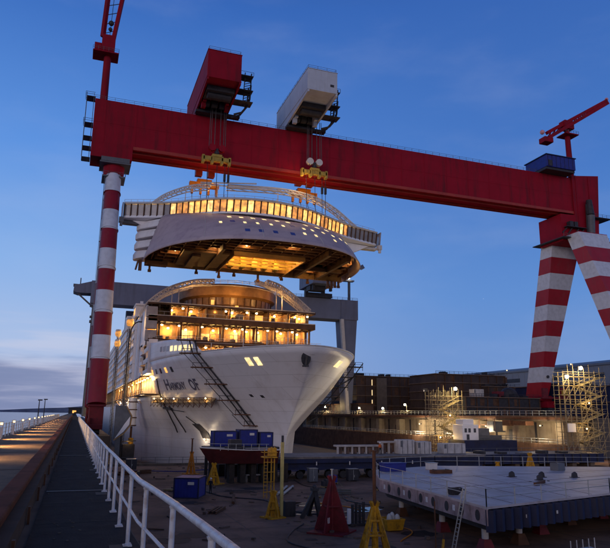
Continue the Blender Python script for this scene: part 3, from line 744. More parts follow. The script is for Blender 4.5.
c.build('deck_railing', PALE, S)
c = MB()   # clutter on the decks: crates, cable drums, panels left by the yard
for k in range(46):
    z, y0, y1 = rnd.choice(((21.5, 178, 186), (29.3, 183, 187), (21.5, 178.4, 184)))
    x = rnd.uniform(XL+2, XR-2); h = rnd.uniform(.5, 1.9)
    c.box((x, rnd.uniform(y0, y1), z+h/2), (rnd.uniform(.4, 1.8), rnd.uniform(.4, 1.2), h), rnd.uniform(0, 1))
c.each('yard_material', mat('yard_material_mix', (.16, .11, .07), .7, var=.6, scale=.7), S)
c = MB()
for k in range(9):
    x = rnd.uniform(XL+3, XR-4); z, y = rnd.choice(((21.5, 184.5), (29.3, 184.3), (13.4, 178)))
    c.bx(x, x+rnd.uniform(1, 2.6), y, y+.05, z, z+rnd.uniform(1.2, 2.6))
c.each('tarpaulin', mat('tarp_mix', (.16, .16, .20), .8, var=.7, scale=.2), S)
c = MB()
for k in range(30):
    x = rnd.uniform(XL+2, XR-2); z, y, h = rnd.choice(((21.5, 183.1, 6), (29.3, 183, 3.1), (21.5, 186, 6)))
    c.bar((x, y, z), (x, y, z+h), .11)
c.each('shoring_post', SCAF, S)
c = MB()   # pipe and cable runs under the slabs
for z, y in ((27.2, 183.4), (27.0, 184.2), (20.4, 178.2), (32.2, 184)):
    c.tube((XL+1, y, z), (XR-1, y, z), .14, n=5)
for k in range(24): c.bx(XL+1+k*2.1, XL+1.2+k*2.1, 182.6, 189.6, 27.15, 27.5); c.bx(XL+1+k*2.1, XL+1.2+k*2.1, 183, 188.4, 32.05, 32.4); c.bx(XL+1+k*2.1, XL+1.2+k*2.1, 177.3, 181, 20.2, 20.6)
c.build('ceiling_frames', BROWND, S)
# lit openings in the bulkheads
for x0, x1, z0, z1, y in ((50.6, 53.6, 29.6, 31.9, 188.4), (43.8, 47, 29.9, 31.3, 188.4), (44.5, 46.2, 22, 26.4, 189.9), (50.3, 52.8, 22, 26, 189.9), (27.2, 31.6, 22, 26.2, 189.9), (33.4, 36.8, 22, 25.4, 189.9)):
    MB().bx(x0, x1, y, y+.07, z0, z1).build('lit_doorway', WIN, S)
LIT = [(24.6, 184, 31.6, 900), (30.4, 184, 31.6, 900), (43.0, 184, 32.0, 900), (56.6, 184, 31.8, 800), (63.4, 184, 31.9, 1100), (64.8, 184, 31.5, 500),
       (19.6, 184.6, 26.4, 700), (24.0, 184.6, 26.4, 1500), (29.2, 184.6, 26.2, 1300), (37.6, 184.6, 26.4, 1300), (44.3, 184.6, 26.6, 1500), (48.0, 184.6, 26.6, 1500), (51.6, 184.6, 26.5, 1500), (59.2, 184.6, 26.6, 1100), (64.6, 184.6, 26.6, 1100), (67.4, 184.6, 26.4, 400),
       (37.2, 178.6, 19.7, 1100), (41.4, 178.6, 19.7, 1100), (49.5, 178.6, 19.4, 700), (56, 178.6, 19.2, 500), (62.5, 178.6, 18.8, 400)]
LIT = [(x_, {184: 187.4, 184.6: 188.6, 178.6: 180.0}[y_], z_, e_) for x_, y_, z_, e_ in LIT]
LIT += [(x_, 185.5, 26.9, 160) for x_ in (21.8, 26.8, 33.6, 41, 46, 54, 57, 62)]+[(x_, 184.5, 31.9, 140) for x_ in (27.5, 37, 40.4, 47, 50, 53.6, 60, 66.6)]+[(x_, 178.4, 20.1, 260) for x_ in (33.6, 44.8, 53, 59.6, 66)]
lp0 = None
for x, y, z, e in LIT:
    if lp0 is None: lp0 = MB().ball((x, y, z), .36, 10, 7, .8).build('deck_lamp', BULB, S); b0 = Vector((x, y, z))
    else:
        q = lp0.copy(); COL.objects.link(q); q.parent = S; q.location = Vector((x, y, z))-b0
    lamp((x, y-.5, z-.5), e*1.1, (1, .58, .17), .3, S)
# pale stair-tower boxes on the starboard corner
c = MB()
for z in (21.8, 25.2, 28.6): c.bx(16.9, 20, 182.0, 183.6, z, z+3.0)
c.build('corner_module', mat('corner_module_grey', (.36, .34, .36), .6, var=.15, scale=.6), S, bevel=.08)
# drum-shaped lounge on top
cx, cy = 45.5, 206
def arcp(r, z, a0, a1, n): return [(cx+r*cos(a0+(a1-a0)*k/n), cy+r*sin(a0+(a1-a0)*k/n), z) for k in range(n+1)]
MB().grid([arcp(r, z, 0, 2*pi, 48) for r, z in ((14.2, 33.1), (14.6, 37.6))]).build('lounge_wall', mat('lounge_glass', (.20, .115, .05), .35, var=.4, scale=.6, spec=.5), S, smooth=True)
MB().grid([arcp(r, z, 0, 2*pi, 48) for r, z in ((14.6, 37.6), (16.0, 38.2), (16.2, 41.0), (15.6, 41.8), (.01, 42.2))]).build('lounge_roof', mat('lounge_roof_ochre', (.28, .15, .06), .6, var=.35, scale=.4), S, smooth=True)
c = MB()
for k in range(40):
    a = 2*pi*k/40; c.bar((cx+14.5*cos(a), cy+14.5*sin(a), 33.1), (cx+14.8*cos(a), cy+14.8*sin(a), 37.6), .22)
for r, z in ((14.6, 35.2), (14.5, 33.4)): c.pipe(arcp(r, z, pi, 2*pi, 30), .12, 4)
c.build('mullion', BROWND, S)
c = MB()
for r, z in ((15.6, 42.9), (15.6, 42.4)): c.pipe(arcp(r, z, pi, 2*pi, 30), .09, 4)
for k in range(22):
    a = pi+pi*k/21; c.bar((cx+15.6*cos(a), cy+15.6*sin(a), 41.7), (cx+15.6*cos(a), cy+15.6*sin(a), 42.9), .1)
c.build('roof_railing', PALE, S)
MB().pipe(arcp(16.15, 41.1, pi-.2, 2*pi+.2, 40), .16, 5).build('roof_edge', PALE, S)
c = MB()
for z, y in ((21.52, 176.95), (29.32, 181.95), (33.12, 182.35)): c.bx(XL, XR, y, y+.05, z-.22, z)
c.each('deck_edge', PALE, S)
lamp((31.5, 187, 37), 1500, (1, .5, .13), .4, S); lamp((44, 186.2, 36.4), 1500, (1, .5, .13), .4, S); lamp((58, 187, 36.8), 1500, (1, .5, .13), .4, S)
for x, y, z in ((33.4, 195, 34.4), (45.2, 190.8, 34.2), (58.5, 196.8, 34.6), (37.8, 192.4, 35.8)):
    MB().box((x, y, z), (1.0, .4, 1.5)).build('lit_doorway', WIN, S)
# big truss arches over the sun deck
def truss(c, pts, wy, wz, th):
    tops = [Vector(p) for p in pts]
    for dy in (0, wy):
        c.barpath([p+Vector((0, dy, 0)) for p in tops], th); c.barpath([p+Vector((0, dy, -wz)) for p in tops], th*.8)
        for a, b in zip(tops, tops[1:]): c.bar(a+Vector((0, dy, 0)), b+Vector((0, dy, -wz)), th*.55)
    for p in tops: c.bar(p, p+Vector((0, wy, 0)), th*.6); c.bar(p, p+Vector((0, 0, -wz)), th*.5)
def curve(pts, n):
    out = []
    P = [Vector(p) for p in pts]; P = [P[0]*2-P[1]]+P+[P[-1]*2-P[-2]]
    for i in range(1, len(P)-2):
        for k in range(n):
            t = k/n; a, b, c_, d = P[i-1], P[i], P[i+1], P[i+2]
            out.append(.5*((2*b)+(c_-a)*t+(2*a-5*b+4*c_-d)*t*t+(3*b-a-3*c_+d)*t**3))
    out.append(P[-2]); return out
la = curve([(15.4, 187, 30), (17.8, 187, 34), (23.2, 187, 38.4), (30.4, 187, 41.2), (37, 187, 42.0)], 5)
ra = curve([(54, 187, 43.2), (58.5, 187, 41.8), (63.5, 187, 38.6), (68.6, 187, 34.6)], 5)
c = MB(); truss(c, la, 3.4, 1.3, .42); c.build('truss_arch', PALE, S)
c = MB(); truss(c, ra, 3.4, 1.6, .42); c.build('truss_arch', PALE, S)
c = MB(); truss(c, [Vector((p.x+1.5*(1-k/len(la)), 197, p.z+.3)) for k, p in enumerate(la)], 2, 1, .35); c.build('truss_arch', PALE, S)
c = MB(); truss(c, [Vector((p.x-2.2+2*k/len(ra), 193, p.z+1.0)) for k, p in enumerate(ra)], 2, 1, .34); c.build('truss_arch', PALE, S)
c = MB()
for x, z in ((24.4, 38.6), (26.4, 39.2), (57, 41.8), (59, 41)): c.bar((x, 187, 33.1), (x, 187, z), .28)
c.each('arch_strut', PALE, S)

# ---- starboard side: white accommodation with balconies, lit promenade below
c = MB().bx(XL, XL+.4, 191, 214, 11.8, 32.6).bx(XL, XL+.4, 214.01, 300, 31.2, 33.6)
c.prism([(XL-.05, 183.2, 20.5), (XL-.05, 191, 20.5), (XL-.05, 191, 32.6), (XL-.05, 184.4, 32.2)], (.4, 0, 0))
c.bx(XL-.3, XL-.02, 200, 201, 12, 31).bx(XL-.2, XL-.02, 206, 206.6, 12, 30)
c.build('side_wall', WHITE, S)
MB().bx(XL+.4, XR-.4, 191, 480, 11.8, 32.3).bx(XL+3, XR-3, 240, 480, 33.2, 41).build('inner_block', mat('inner_grey', (.30, .28, .28), .7, var=.2, scale=.2), S)
nd = 0
for z in (11.8, 14.6, 17.4, 20.2, 23.0, 25.8, 28.6):
    c = MB().bx(XL-.9, XL+.38, 214.02, 470, z, z+.32).bx(XL-.92, XL-.82, 214.02, 470, z+.32, z+1.15)
    for k in range(50):
        y = 214.2+k*5.1; c.bx(XL-.8, XL+.38, y, y+.16, z+.32, z+2.78)
    c.build('balcony_row', WHITE, S)
    c = MB()
    for k in range(50):
        y = 214.5+k*5.1
        if rnd.random() < .22: c.bx(XL+.30, XL+.37, y+.6, y+3.4, z+.35, z+2.4)
    if c.v: c.build('cabin_window', WIN, S)
for z in (33.2, 36, 38.8):
    c = MB().bx(XL+1.8, XL+3, 232, 470, z, z+.32).bx(XL+1.8, XL+1.95, 232, 470, z+.32, z+1.2)
    for k in range(46): c.bx(XL+1.9, XL+3, 233+k*5.1, 233.2+k*5.1, z, z+2.7)
    c.build('balcony_row', WHITE, S)
# white curved shells and funnel fin further aft
c = MB().bx(XL-.8, XL+3.5, 216, 224, 33.3, 37).bx(XL-1.0, XL+4, 215.6, 224.4, 37, 37.8).bx(XL-1, XL+3, 255, 262, 33.3, 39)
c.each('deckhouse', WHITE, S, bevel=.2)
MB().bx(XL-.83, XL+3.4, 217, 223, 34.2, 36.4).build('lit_doorway', WIN, S)
MB().prism([(19, 300, 41), (19, 312, 41), (19, 310, 49), (19, 307, 49)], (6, 0, 0)).build('fin', DARK, S)
# corner balconies at the forward end of the accommodation
for i, z in enumerate((11.9, 14.9, 17.9)):
    c = MB().bx(XL-.2, XL+3, 170.4, 183, z, z+.35).bx(XL-.25, XL-.1, 170.4, 183, z+.35, z+1.2).bx(XL-.2, XL+2, 170.35, 171.6, z+.36, z+3).bx(XL-.2, XL+.3, 176.6, 177.2, z+.36, z+3)
    c.bx(XL-.6, XL+3, 183.3, 190.95, z, z+.35)
    c.prism([(XL-.6, 183.3, z+.35), (XL-.6, 190.95, z+.35), (XL-.6, 190.95, z+1.1), (XL-.6, 184.4, z+1.1)], (.15, 0, 0))
    c.bx(XL-.58, XL+.4, 190, 190.95, z+.35, z+2.6)
    c.build('corner_balcony', WHITE, S)
    MB().bx(XL+1.6, XL+1.75, 171.7, 190, z+.4, z+2.9).build('balcony_glass', DGREY, S)
    for y in ((172.2, 178) if i == 1 else (184.5,)): MB().bx(XL+1.5, XL+1.59, y, y+3.6, z+.5, z+2.5).build('cabin_window', WIN, S)
MB().bx(XL+2.1, XL+4.5, 170.4, 190.9, 11.8, 20.5).build('corner_core', DGREY, S)
# promenade: recessed, brightly lit
MB().bx(XL+2.6, XL+3, 168, 480, 6.5, 11.8).build('promenade_wall', mat('promenade_cream', (.62, .52, .36), .6, var=.2, scale=.4), S)
MB().bx(XL-1.6, XL+2.6, 166, 480, 6.2, 6.5).bx(XL-.3, XL+2.6, 183, 480, 11.5, 11.79).build('promenade_deck', BROWND, S)
c = MB()
for k in range(60): c.bar((XL-1.5, 167+k*4.2, 6.5), (XL-1.5, 167+k*4.2, 7.7), .09); 
for z in (7.1, 7.7): c.bar((XL-1.5, 166, z), (XL-1.5, 420, z), .08)
for k in range(30): c.bar((XL-.2, 184+k*7, 6.5), (XL-.2, 184+k*7, 11.5), .28); c.bar((XL-1.4, 184+k*7, 6.2), (XL+.1, 184+k*7, 4.2), .16)
c.build('promenade_railing', OCHRE, S)
q0 = None
for k in range(11):
    y = 171+k*(8 if k < 6 else 17)-(0 if k < 6 else 45)
    if q0 is None: q0 = MB().box((XL+.9, y, 11.0), (.5, 1.4, .25)).build('promenade_lamp', BULB, S); qy = y
    else:
        q = q0.copy(); COL.objects.link(q); q.parent = S; q.location = (0, y-qy, 0)
    lamp((XL+.8, y, 10.3), 900 if y < 230 else 1500, (1, .60, .20), .4, S)
for y in (172, 186, 199, 213, 229, 248, 272): lamp((XL-1.1, y, 5.6), 420+(y-172)*5, (1, .70, .36), .12, S)
# things on the fore deck
c = MB()
pad = [(46.5+8.6*cos(a), 139+9*sin(a)) for a in [pi+pi*k/24 for k in range(25)]]
c.grid([[(x, y, z) for x, y in pad] for z in (14.6, 15.7)]); c.add([(x, y, 15.7) for x, y in pad], [tuple(range(25))])
c.build('helideck', BROWN, S)
catwalk(S, pad[::2], 15.7, step=3, r=.05, m=PALE)
c = MB()
for x, y, a, h in ((36, 140, 2.2, 2.1), (38.5, 132, 1.3, 1.6), (33.5, 147, 1.8, 2.3), (44, 129, 1.5, 1.5), (31.6, 150, 1.6, 1.5), (41, 148, 2.8, 2.6)):
    c.box((x, y, 13.2+(h+1.5)/2), (a, 1.6, h+1.5), x)
for x, y in ((34.5, 138), (37, 127.5), (40.2, 123), (30, 152)): c.tube((x, y, 13.2), (x, y, 18.6), .09, n=5)
c.build('deck_machinery', PALE, S)
lamp((50, 146, 17.6), 260, (1, .55, .2), .3, S); lamp((36, 160, 17), 300, (1, .5, .15), .3, S)

# ---- hanging stages and scaffolds round the bow
def stage(name, pts, label, levels, wdt=1.5, m=DARK):
    t = thing(name, pts[0], label, 'scaffold')
    return t
t = thing('hull_scaffold', hp(142, 5.8, -1, 1), 'long lit scaffold walkway hugging the starboard bow under the ship name', 'scaffold')
ys = [143+i*2.25 for i in range(14)]
inn = [hp(y, 5.4, -1, .25) for y in ys]; outp = [hp(y, 5.4, -1, 1.7) for y in ys]
c = MB().grid([inn, outp]); c.grid([[p-Vector((0, 0, .2)) for p in inn], [p-Vector((0, 0, .2)) for p in outp]]); c.build('deck', PLANK, t)
c = MB()
for zz in (.55, 1.1): c.pipe([p+Vector((0, 0, zz)) for p in outp], .06, 4)
for i, p in enumerate(outp):
    c.bar(p-Vector((0, 0, 1.2)), p+Vector((0, 0, 1.15)), .10); c.bar(p-Vector((0, 0, 1.1)), inn[i]-Vector((0, 0, .2)), .1)
    if i: c.bar(outp[i-1]+Vector((0, 0, 0)), p+Vector((0, 0, 1.1)), .06); c.bar(outp[i-1]-Vector((0, 0, 1.2)), p, .06)
c.build('frame', RUST, t)
for i in (1, 4, 7, 10, 12):
    MB().ball(outp[i]+Vector((0, 0, .9)), .16).build('lamp', BULB, t); lamp(outp[i]+Vector((0, 0, .6)), 60, (1, .6, .2), .15, t)
t = thing('hanging_stage', hp(137, 8, -1, 1), 'dark stepped scaffold stair slanting down the starboard bow plating', 'scaffold')
P = [(138.8, 17.4), (138.2, 14.5), (137.7, 11.5), (137.6, 8), (138.5, 4.6), (139.2, 1.6), (139.6, -.8)]
c = MB(); c2 = MB()
XS = [23.5, 24.2, 26.7, 29.8, 33.0, 35.7, 37.9]
ps = []
for (y, z), x in zip(P, XS):
    base = Vector((x, y-1.0, z)); ps.append(base)
for i, b in enumerate(ps):
    w_ = 4.6 if i < 5 else 3
    for dz in (0, 1.0): c.bar(b+Vector((-w_*.75, .6, dz)), b+Vector((w_*.45, -.5, dz)), .12 if dz else .2)
    c2.bar(b+Vector((-w_*.85, .6, 0)), b+Vector((w_*.6, -.6, 0)), 1.3, .22)
    for k in range(4): q = b+Vector((-w_*.75+w_*.4*k, .6-.37*k, 0)); c.bar(q-Vector((0, 0, .3)), q+Vector((0, 0, 1.05)), .1)
    if i: c.bar(ps[i-1], b, .30); c.bar(ps[i-1]+Vector((-1.1, .4, 0)), b+Vector((-1.1, .4, 0)), .24); c.bar(ps[i-1]+Vector((-3.0, .6, 0)), b+Vector((-2.6, .6, 0)), .12)
c.build('frame', DARK, t); c2.build('deck', RUST, t)
MB().ball(ps[2]+Vector((1.6, -.3, .6)), .3).build('lamp', BULB, t); lamp(ps[2]+Vector((1.7, -.8, .4)), 330, (1, .55, .16), .2, t)
lamp(ps[0]+Vector((1, -1, 1.4)), 120, (1, .6, .2), .2, t)
t = thing('boarding_ladder', hp(161, -3, -1, 1), 'pair of long dark poles leaning against the white starboard bow below the scaffold walkway', 'ladder')
c = MB()
for (y0, z0), (y1, z1) in (((164.7, 10.4), (173, -3.2)), ((166.3, 3.75), (168.8, -3.0))):
    n = 8; c.barpath([hp(y0+(y1-y0)*k/n, z0+(z1-z0)*k/n, -1, .35) for k in range(n+1)], .22)
c.bar(hp(170, 3, -1, .4), hp(161, 2.4, -1, .4), .16); c.bar(hp(162, 1.2, -1, .4), hp(160, -.8, -1, .4), .2)
c.build('poles', DARK, t); c = MB().bar(hp(170, 3.3, -1, .5), hp(166, 3.1, -1, .5), .5); c.build('bracket', DARK, t)
t = thing('hanging_stage', (56, 128, 4), 'stacked dark scaffold platforms hung on the far side of the bow', 'scaffold')
c = MB()
def flank(z):     # the widest visible point of the far bow at this height
    y = max((stem(z)+.5+.5*k for k in range(90)), key=lambda v: hb(v, z)-.36*v); return (XC+hb(y, z)+1.6, y, z)
for k, (x, y, z) in enumerate([flank(z) for z in (13.2, 10.9, 8.6, 6.2, 3.9, 1.8)]):
    c.box((x, y, z), (4.2, 2, .2))
    for dx in (-2, 0, 2): c.bar((x+dx, y-1, z-.9), (x+dx, y-1, z+1.1), .1)
    for dz in (.6, 1.1): c.bar((x-2, y-1, z+dz), (x+2, y-1, z+dz), .08)
    if k % 2: c.bar((x-1.8, y, z-2), (x+1.8, y, z), .3)
c.build('deck', DARK, t)
c = MB(); c.barpath([Vector(flank(z))+Vector((1.4, -1, 0)) for z in (14, 10.9, 8.6, 6.2, 3.9, 1)], .16); c.barpath([Vector(flank(z))+Vector((-.6, -1, 0)) for z in (14, 10.9, 8.6, 6.2, 3.9, 1)], .14); c.build('frame', DARK, t)

# ---- hoists, tanks and poles beside the starboard side
def hoist(x, y, zc, zb, label, twin=False):
    t = thing('mast_hoist', (x, y, zb), label, 'hoist', 'lit hoist cabins on poles beside the ship')
    c = MB(); lattice(c, (x, y, zb), (x, y, zc-2), 1.1, 1.1, 22, .16); c.tube((x, y, zb), (x, y, zc-1.2), .22, n=6); c.build('mast', DGREY, t)
    zz = [zc]+([zc-3.6] if twin else [])
    for z in zz:
        MB().ball((x, y, z-.1), 1.12, 12, 8, 1.15).build('cabin', AMBER, t, smooth=True)
        MB().tube((x, y, z+.75), (x, y, z+1.35), 1.05, .8, n=10).tube((x, y, z-1.9), (x, y, z-1.1), .35, .6, n=10).each('cabin_cap', PALE, t)
        lamp((x+2.2, y-.5, z), 300, (1, .55, .15), .5, t)
hoist(13, 188, 27.4, -12.5, 'nearest amber lit hoist cabin on a dark lattice pole beside the white ship')
hoist(12.2, 232, 29.2, -12.5, 'farther pole with two amber lit hoist cabins one above the other beside the ship', True)
t = thing('tank_column', (15.2, 186, -2), 'white ringed cylindrical column standing against the hull below the promenade', 'tank')
MB().tube((15.2, 186, -2), (15.2, 186, 5.8), 1.15, n=18).build('shell', WHITE, t, smooth=True)
c = MB()
for z in (-1.9, .2, 2.4, 4.5): c.tube((15.2, 186, z), (15.2, 186, z+.28), 1.32, n=18)
c.each('ring', RUST, t)
MB().tube((15.2, 186, -12.5), (15.2, 186, -2), .3, n=8).build('leg', RUST, t)
t = thing('work_pole', (11.6, 172, -12.5), 'very tall thin dark pole curving at its top in front of the ship side', 'pole')
MB().pipe(curve([(11.6, 172, -12.5), (11.7, 172, 8), (12.0, 172, 21), (12.9, 172, 24.6), (14.2, 172, 25.6)], 6), .17, 6).build('pole', DARK, t); MB().box((14.5, 172, 25.5), (.9, .5, .3)).build('lamp_head', DARK, t)
t = thing('pump_unit', (12.6, 160, -12.5), 'dark pump unit with a yellow top at the foot of the hoist pole', 'machine')
MB().bx(11.2, 14.1, 159, 162, -9, -5.6).build('housing', DARK, t, bevel=.15)
c = MB()
for x in (11.3, 14): 
    for y in (159.1, 161.9): c.bar((x, y, -12.5), (x, y, -9), .25)
c.bx(11, 14.3, 158.8, 162.2, -9.2, -9); c.bar((11, 158.8, -5), (14.3, 158.8, -4.8), .2); c.build('frame', DARK, t)
MB().tube((13.2, 160.5, -5.6), (13.2, 160.5, -4.2), .6, n=10).build('motor', YEL, t); lamp((12.5, 158.2, -5), 40, (1, .6, .2), .15, t)
t = thing('curved_fender', (9.5, 140, -6), 'grey curved fender panel with a white face and tan rim beside the crane foot', 'panel')
fp = [(8.0, 6.2), (10.2, 6.0), (11.4, 2.5), (11.2, -.5), (10.0, -3.0), (8.0, -5.2)]
MB().prism([(x, 140, z*.62-.6) for x, z in fp], (0, 1.2, 0)).build('panel', DGREY, t)
MB().prism([(8.2, 139.94, -3.6), (9.9, 139.94, -2.2), (11.0, 139.94, -.7), (11.1, 139.94, 1.0), (10.0, 139.94, -.6)], (0, .05, 0)).build('face', WHITE, t)
MB().barpath([(10.2, 139.8, 3.1), (11.4, 139.8, 1.0), (11.2, 139.8, -.9), (10, 139.8, -2.5), (8, 139.8, -3.9)], .22).build('rim', OCHRE, t)
MB().bx(8.4, 9.4, 140.3, 141, -14, -2.2).build('leg', DGREY, t)
# ------------------------------------------------------------------ the raised bridge section hanging from the crane
Bk = thing('bridge_section', (43, 155, 40), 'huge lit bridge section of the ship hanging in mid air from the red crane', 'ship section')
BX = 42.8
def botc(s):      # s in -1..1 : lower edge of the skin
    a = abs(s); 
    return Vector((BX+29.4*s, 166.5-33.5*(1-a**2.35)**(1/2.1), 40.7))
def topc(s):      # upper edge of the skin, under the windows
    a = abs(s)
    return Vector((BX+25.6*s, 162.6-9.6*(1-a**2.2)**(1/1.9), 52.3))
def skin(s, v, off=0):
    a, b = botc(s), topc(s); vv = v
    p = a.lerp(b, vv); bulge = 3.2*sin(pi*vv)*(1-abs(s)**3)
    p.y -= bulge
    if off:
        e = .004
        d1 = skin(min(1, s+e), v)-skin(max(-1, s-e), v); d2 = skin(s, min(1, v+.02))-skin(s, max(0, v-.02))
        n = d1.cross(d2)
        if n.y > 0: n = -n
        n.normalize(); p = p+n*off
    return p
SS = [sin(pi/2*(-1+2*i/60)) for i in range(61)]
c = MB().grid([[skin(s, v/10) for s in SS] for v in range(11)])
SKINO = c.build('front_skin', PINK, Bk, smooth=True, solid=.18)
# plate seams over the skin
c = MB()
for s in (-.62, -.18, .34, .70): c.barpath([skin(s, v/16, .10) for v in range(1, 17)], .10)
c.build('seam', PALE, Bk)
c = MB()
for sg in (-1, 1): c.grid([[botc(sg), Vector((BX+29.4*sg, 172, 40.7))], [topc(sg), Vector((BX+25.6*sg, 172, 52.3))]])
c.bx(16, 69.6, 171.8, 172.2, 43.5, 57.3)
c.build('side_plate', PINK, Bk)
BLUSH = mat('blue_sheet', (.05, .09, .32), .5)
# portholes: two lit rows
rnd = random.Random(4)
for v, lst in ((.78, (-.40, -.29, -.18, -.07, .06, .17, .36, .50, .62)), (.50, (-.50, -.30, -.19, -.07, .04, .24, .33, .45, .57, .68, .78)), (.30, (.20, .31, .52))):
    for s in lst:
        dw = .017 if v > .5 else .012
        MB().grid([[skin(s-dw, v-.03, .12), skin(s+dw, v-.03, .12)], [skin(s-dw, v+.03, .12), skin(s+dw, v+.03, .12)]]).build('lit_port', WINY, SKINO, solid=.06)
for v, lst in ((.24, (-.30, -.19, -.07, .08)), (.55, (-.40, .14)), (.66, (.44,))):
    for s in lst:
        MB().grid([[skin(s-.02, v-.04, .08), skin(s+.02, v-.04, .08)], [skin(s-.02, v+.04, .08), skin(s+.02, v+.04, .08)]]).build('blue_sheeting', BLUSH, SKINO, solid=.05)
# bridge windows: a gull-winged band, lit in the middle and grey out on the wings
W0 = [(7.9, 168.2), (11.2, 166.9), (14.4, 165.6), (18.0, 164.0), (21.4, 161.9), (24.6, 159.3), (28.2, 156.7), (32.4, 154.5), (37.6, 153.0), (42.8, 152.5),
      (47.6, 152.8), (52.4, 153.9), (56.8, 155.7), (61.0, 158.0), (64.8, 160.4), (68.4, 162.4), (73.0, 164.6), (78.2, 166.6), (83.0, 168.4)]
WC = curve([(x, y, 0) for x, y in W0], 4)
L_ = [0]
for a, b in zip(WC, WC[1:]): L_.append(L_[-1]+(b-a).length)
def wp_(d):
    d = max(0, min(L_[-1], d))
    for i in range(len(L_)-1):
        if d <= L_[i+1]: return WC[i].lerp(WC[i+1], (d-L_[i])/(L_[i+1]-L_[i]))
    return WC[-1]
WINS = [glow('bridge_window_'+n_, (1, g_, b_), s_, .5, .9) for n_, g_, b_, s_ in (('amber', .42, .07, 1.25), ('gold', .50, .12, 1.45), ('dim', .36, .05, .8), ('bright', .58, .18, 1.6))]
NW = 46; tot_ = L_[-1]
for k in range(NW):
    a = wp_(tot_*(k+.09)/NW); b = wp_(tot_*(k+.91)/NW); s = (k+.5)/NW
    lean = Vector((0, -.85, 0))
    lit = 7 <= k <= 38
    MB().grid([[a+Vector((0, .2, 53.5)), b+Vector((0, .2, 53.5))], [a+lean+Vector((0, .3, 56.3)), b+lean+Vector((0, .3, 56.3))]]).build('window', WINS[(k*7+k//3) % 4] if lit else GLASSG, Bk, solid=.05)
c = MB()
for k in range(NW+1):
    a = wp_(tot_*k/NW); c.bar(a+Vector((0, .15, 52.9)), a+Vector((0, -.75, 56.9)), .34, .3)
c.build('mullion', BROWND, Bk)
inn = [Vector((BX+(p.x-BX)*.96, max(p.y+5, 0), 0)) for p in WC]
c = MB()
lo = [[p+Vector((0, -.2, 52.8)) for p in WC], [p+Vector((0, -.05, 53.45)) for p in WC], [p+Vector((0, .6, 53.45)) for p in WC], [Vector((p.x, 171.5, 53.45)) for p in WC]]
c.grid(lo); c.grid([[p+Vector((0, -.2, 52.8)) for p in WC], [p+Vector((0, 2.6, 52.4)) for p in WC], [Vector((p.x, 171.5, 52.4)) for p in WC]])
c.build('window_sill', WHITE, Bk, smooth=True)
c = MB()
c.grid([[p+Vector((0, .5, 56.75)) for p in WC], [p+Vector((0, -1.2, 56.4)) for p in WC], [p+Vector((0, -1.4, 56.8)) for p in WC], [p+Vector((0, .5, 57.2)) for p in WC], [Vector((p.x, 171.6, 57.2)) for p in WC], [Vector((p.x, 171.6, 56.75)) for p in WC]])
c.grid([[p+Vector((0, .5, 56.75)) for p in WC], [Vector((p.x, 171.6, 56.75)) for p in WC]])
c.build('wing_roof', PALE, Bk, smooth=True)
for x, sg in ((7.3, -1), (83.6, 1)):
    MB().prism([(x, 167.2, 52.9), (x, 171.5, 52.9), (x, 171.5, 56.6), (x, 166.4, 56.6)], (.3, 0, 0)).build('wing_end', GLASSG, Bk)
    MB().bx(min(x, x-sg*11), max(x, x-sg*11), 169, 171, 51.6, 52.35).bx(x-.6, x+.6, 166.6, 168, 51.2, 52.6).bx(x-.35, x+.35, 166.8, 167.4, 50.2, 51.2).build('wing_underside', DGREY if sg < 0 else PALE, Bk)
    MB().prism([(x-sg*3, 168.6, 52.4), (x-sg*13.5, 166.2, 52.4), (x-sg*12, 166.8, 48.2)], (0, 3, 0)).build('wing_bracket', WHITE, Bk)
# balcony ends on the left side, swept shells
for i, z in enumerate((42.0, 44.8, 47.6, 50.2)):
    x1 = 13.6; c = MB()
    xi = x1+.4+(z-40.7)*.33; xo = 11.2+.15*i
    pl = [(xi, 171.8, z), (xo+.4, 171.8, z), (xo, 170, z), (xo+.7, 168.2, z), (xi-.4, 166.2-(z-40.7)*.33, z)]
    c.prism(pl, (0, 0, .28)); c.grid([[Vector(p) for p in pl[1:]], [Vector(p)+Vector((0, .2*k, 1.25)) for k, p in enumerate(pl[1:])], [Vector(p)+Vector((.5, .35*k, 2.2)) for k, p in enumerate(pl[1:])]])
    c.build('side_balcony', WHITE, Bk, solid=.08)
# interior: mid floors and the open underside with its girders
def inside(y, s=0): return 0
c = MB()
def yedge(x):
    s = max(-.999, min(.999, (x-BX)/28.4)); return max(skin(s, .19).y, skin(s, .1).y)+.9
cols = [(14.9+19.3*i/12, 14.9+19.3*(i+1)/12, 171.7) for i in range(12)]+[(34.2+19*i/9, 34.2+19*(i+1)/9, 149.6) for i in range(9)]+[(53.2+17.4*i/10, 53.2+17.4*(i+1)/10, 171.7) for i in range(10)]
for xa, xb, yb_ in cols: c.add([(xa, yedge(xa), 42.9), (xb, yedge(xb), 42.9), (xb, yb_, 42.9), (xa, yb_, 42.9)], [(0, 1, 2, 3)])
c.build('floor_plating', BROWND, Bk)
c = MB()
def yfront(x, z=41.6):
    s = max(-.999, min(.999, (x-BX)/28.2)); return max(skin(s, .04).y, skin(s, .2).y)+1.0+2.0*abs(s)**4
for x in [15.5+i*3.05 for i in range(19)]:
    if 34.5 < x < 53: c.bx(x, x+.22, yfront(x), 149.6, 41.8, 42.88)
    else: c.bx(x, x+.22, yfront(x), 170, 41.7, 42.88)
for y in [137.6, 140.2, 142.8, 145.4, 148]:
    s = 1-((166.5-y)/33.5)**2.1
    xs_ = 29.0*max(0, s-.06)**(1/2.35)-.8
    
    if xs_ > 2: c.bx(BX-xs_+.6, BX+xs_-.6, y, y+.25, 41.6, 42.88)
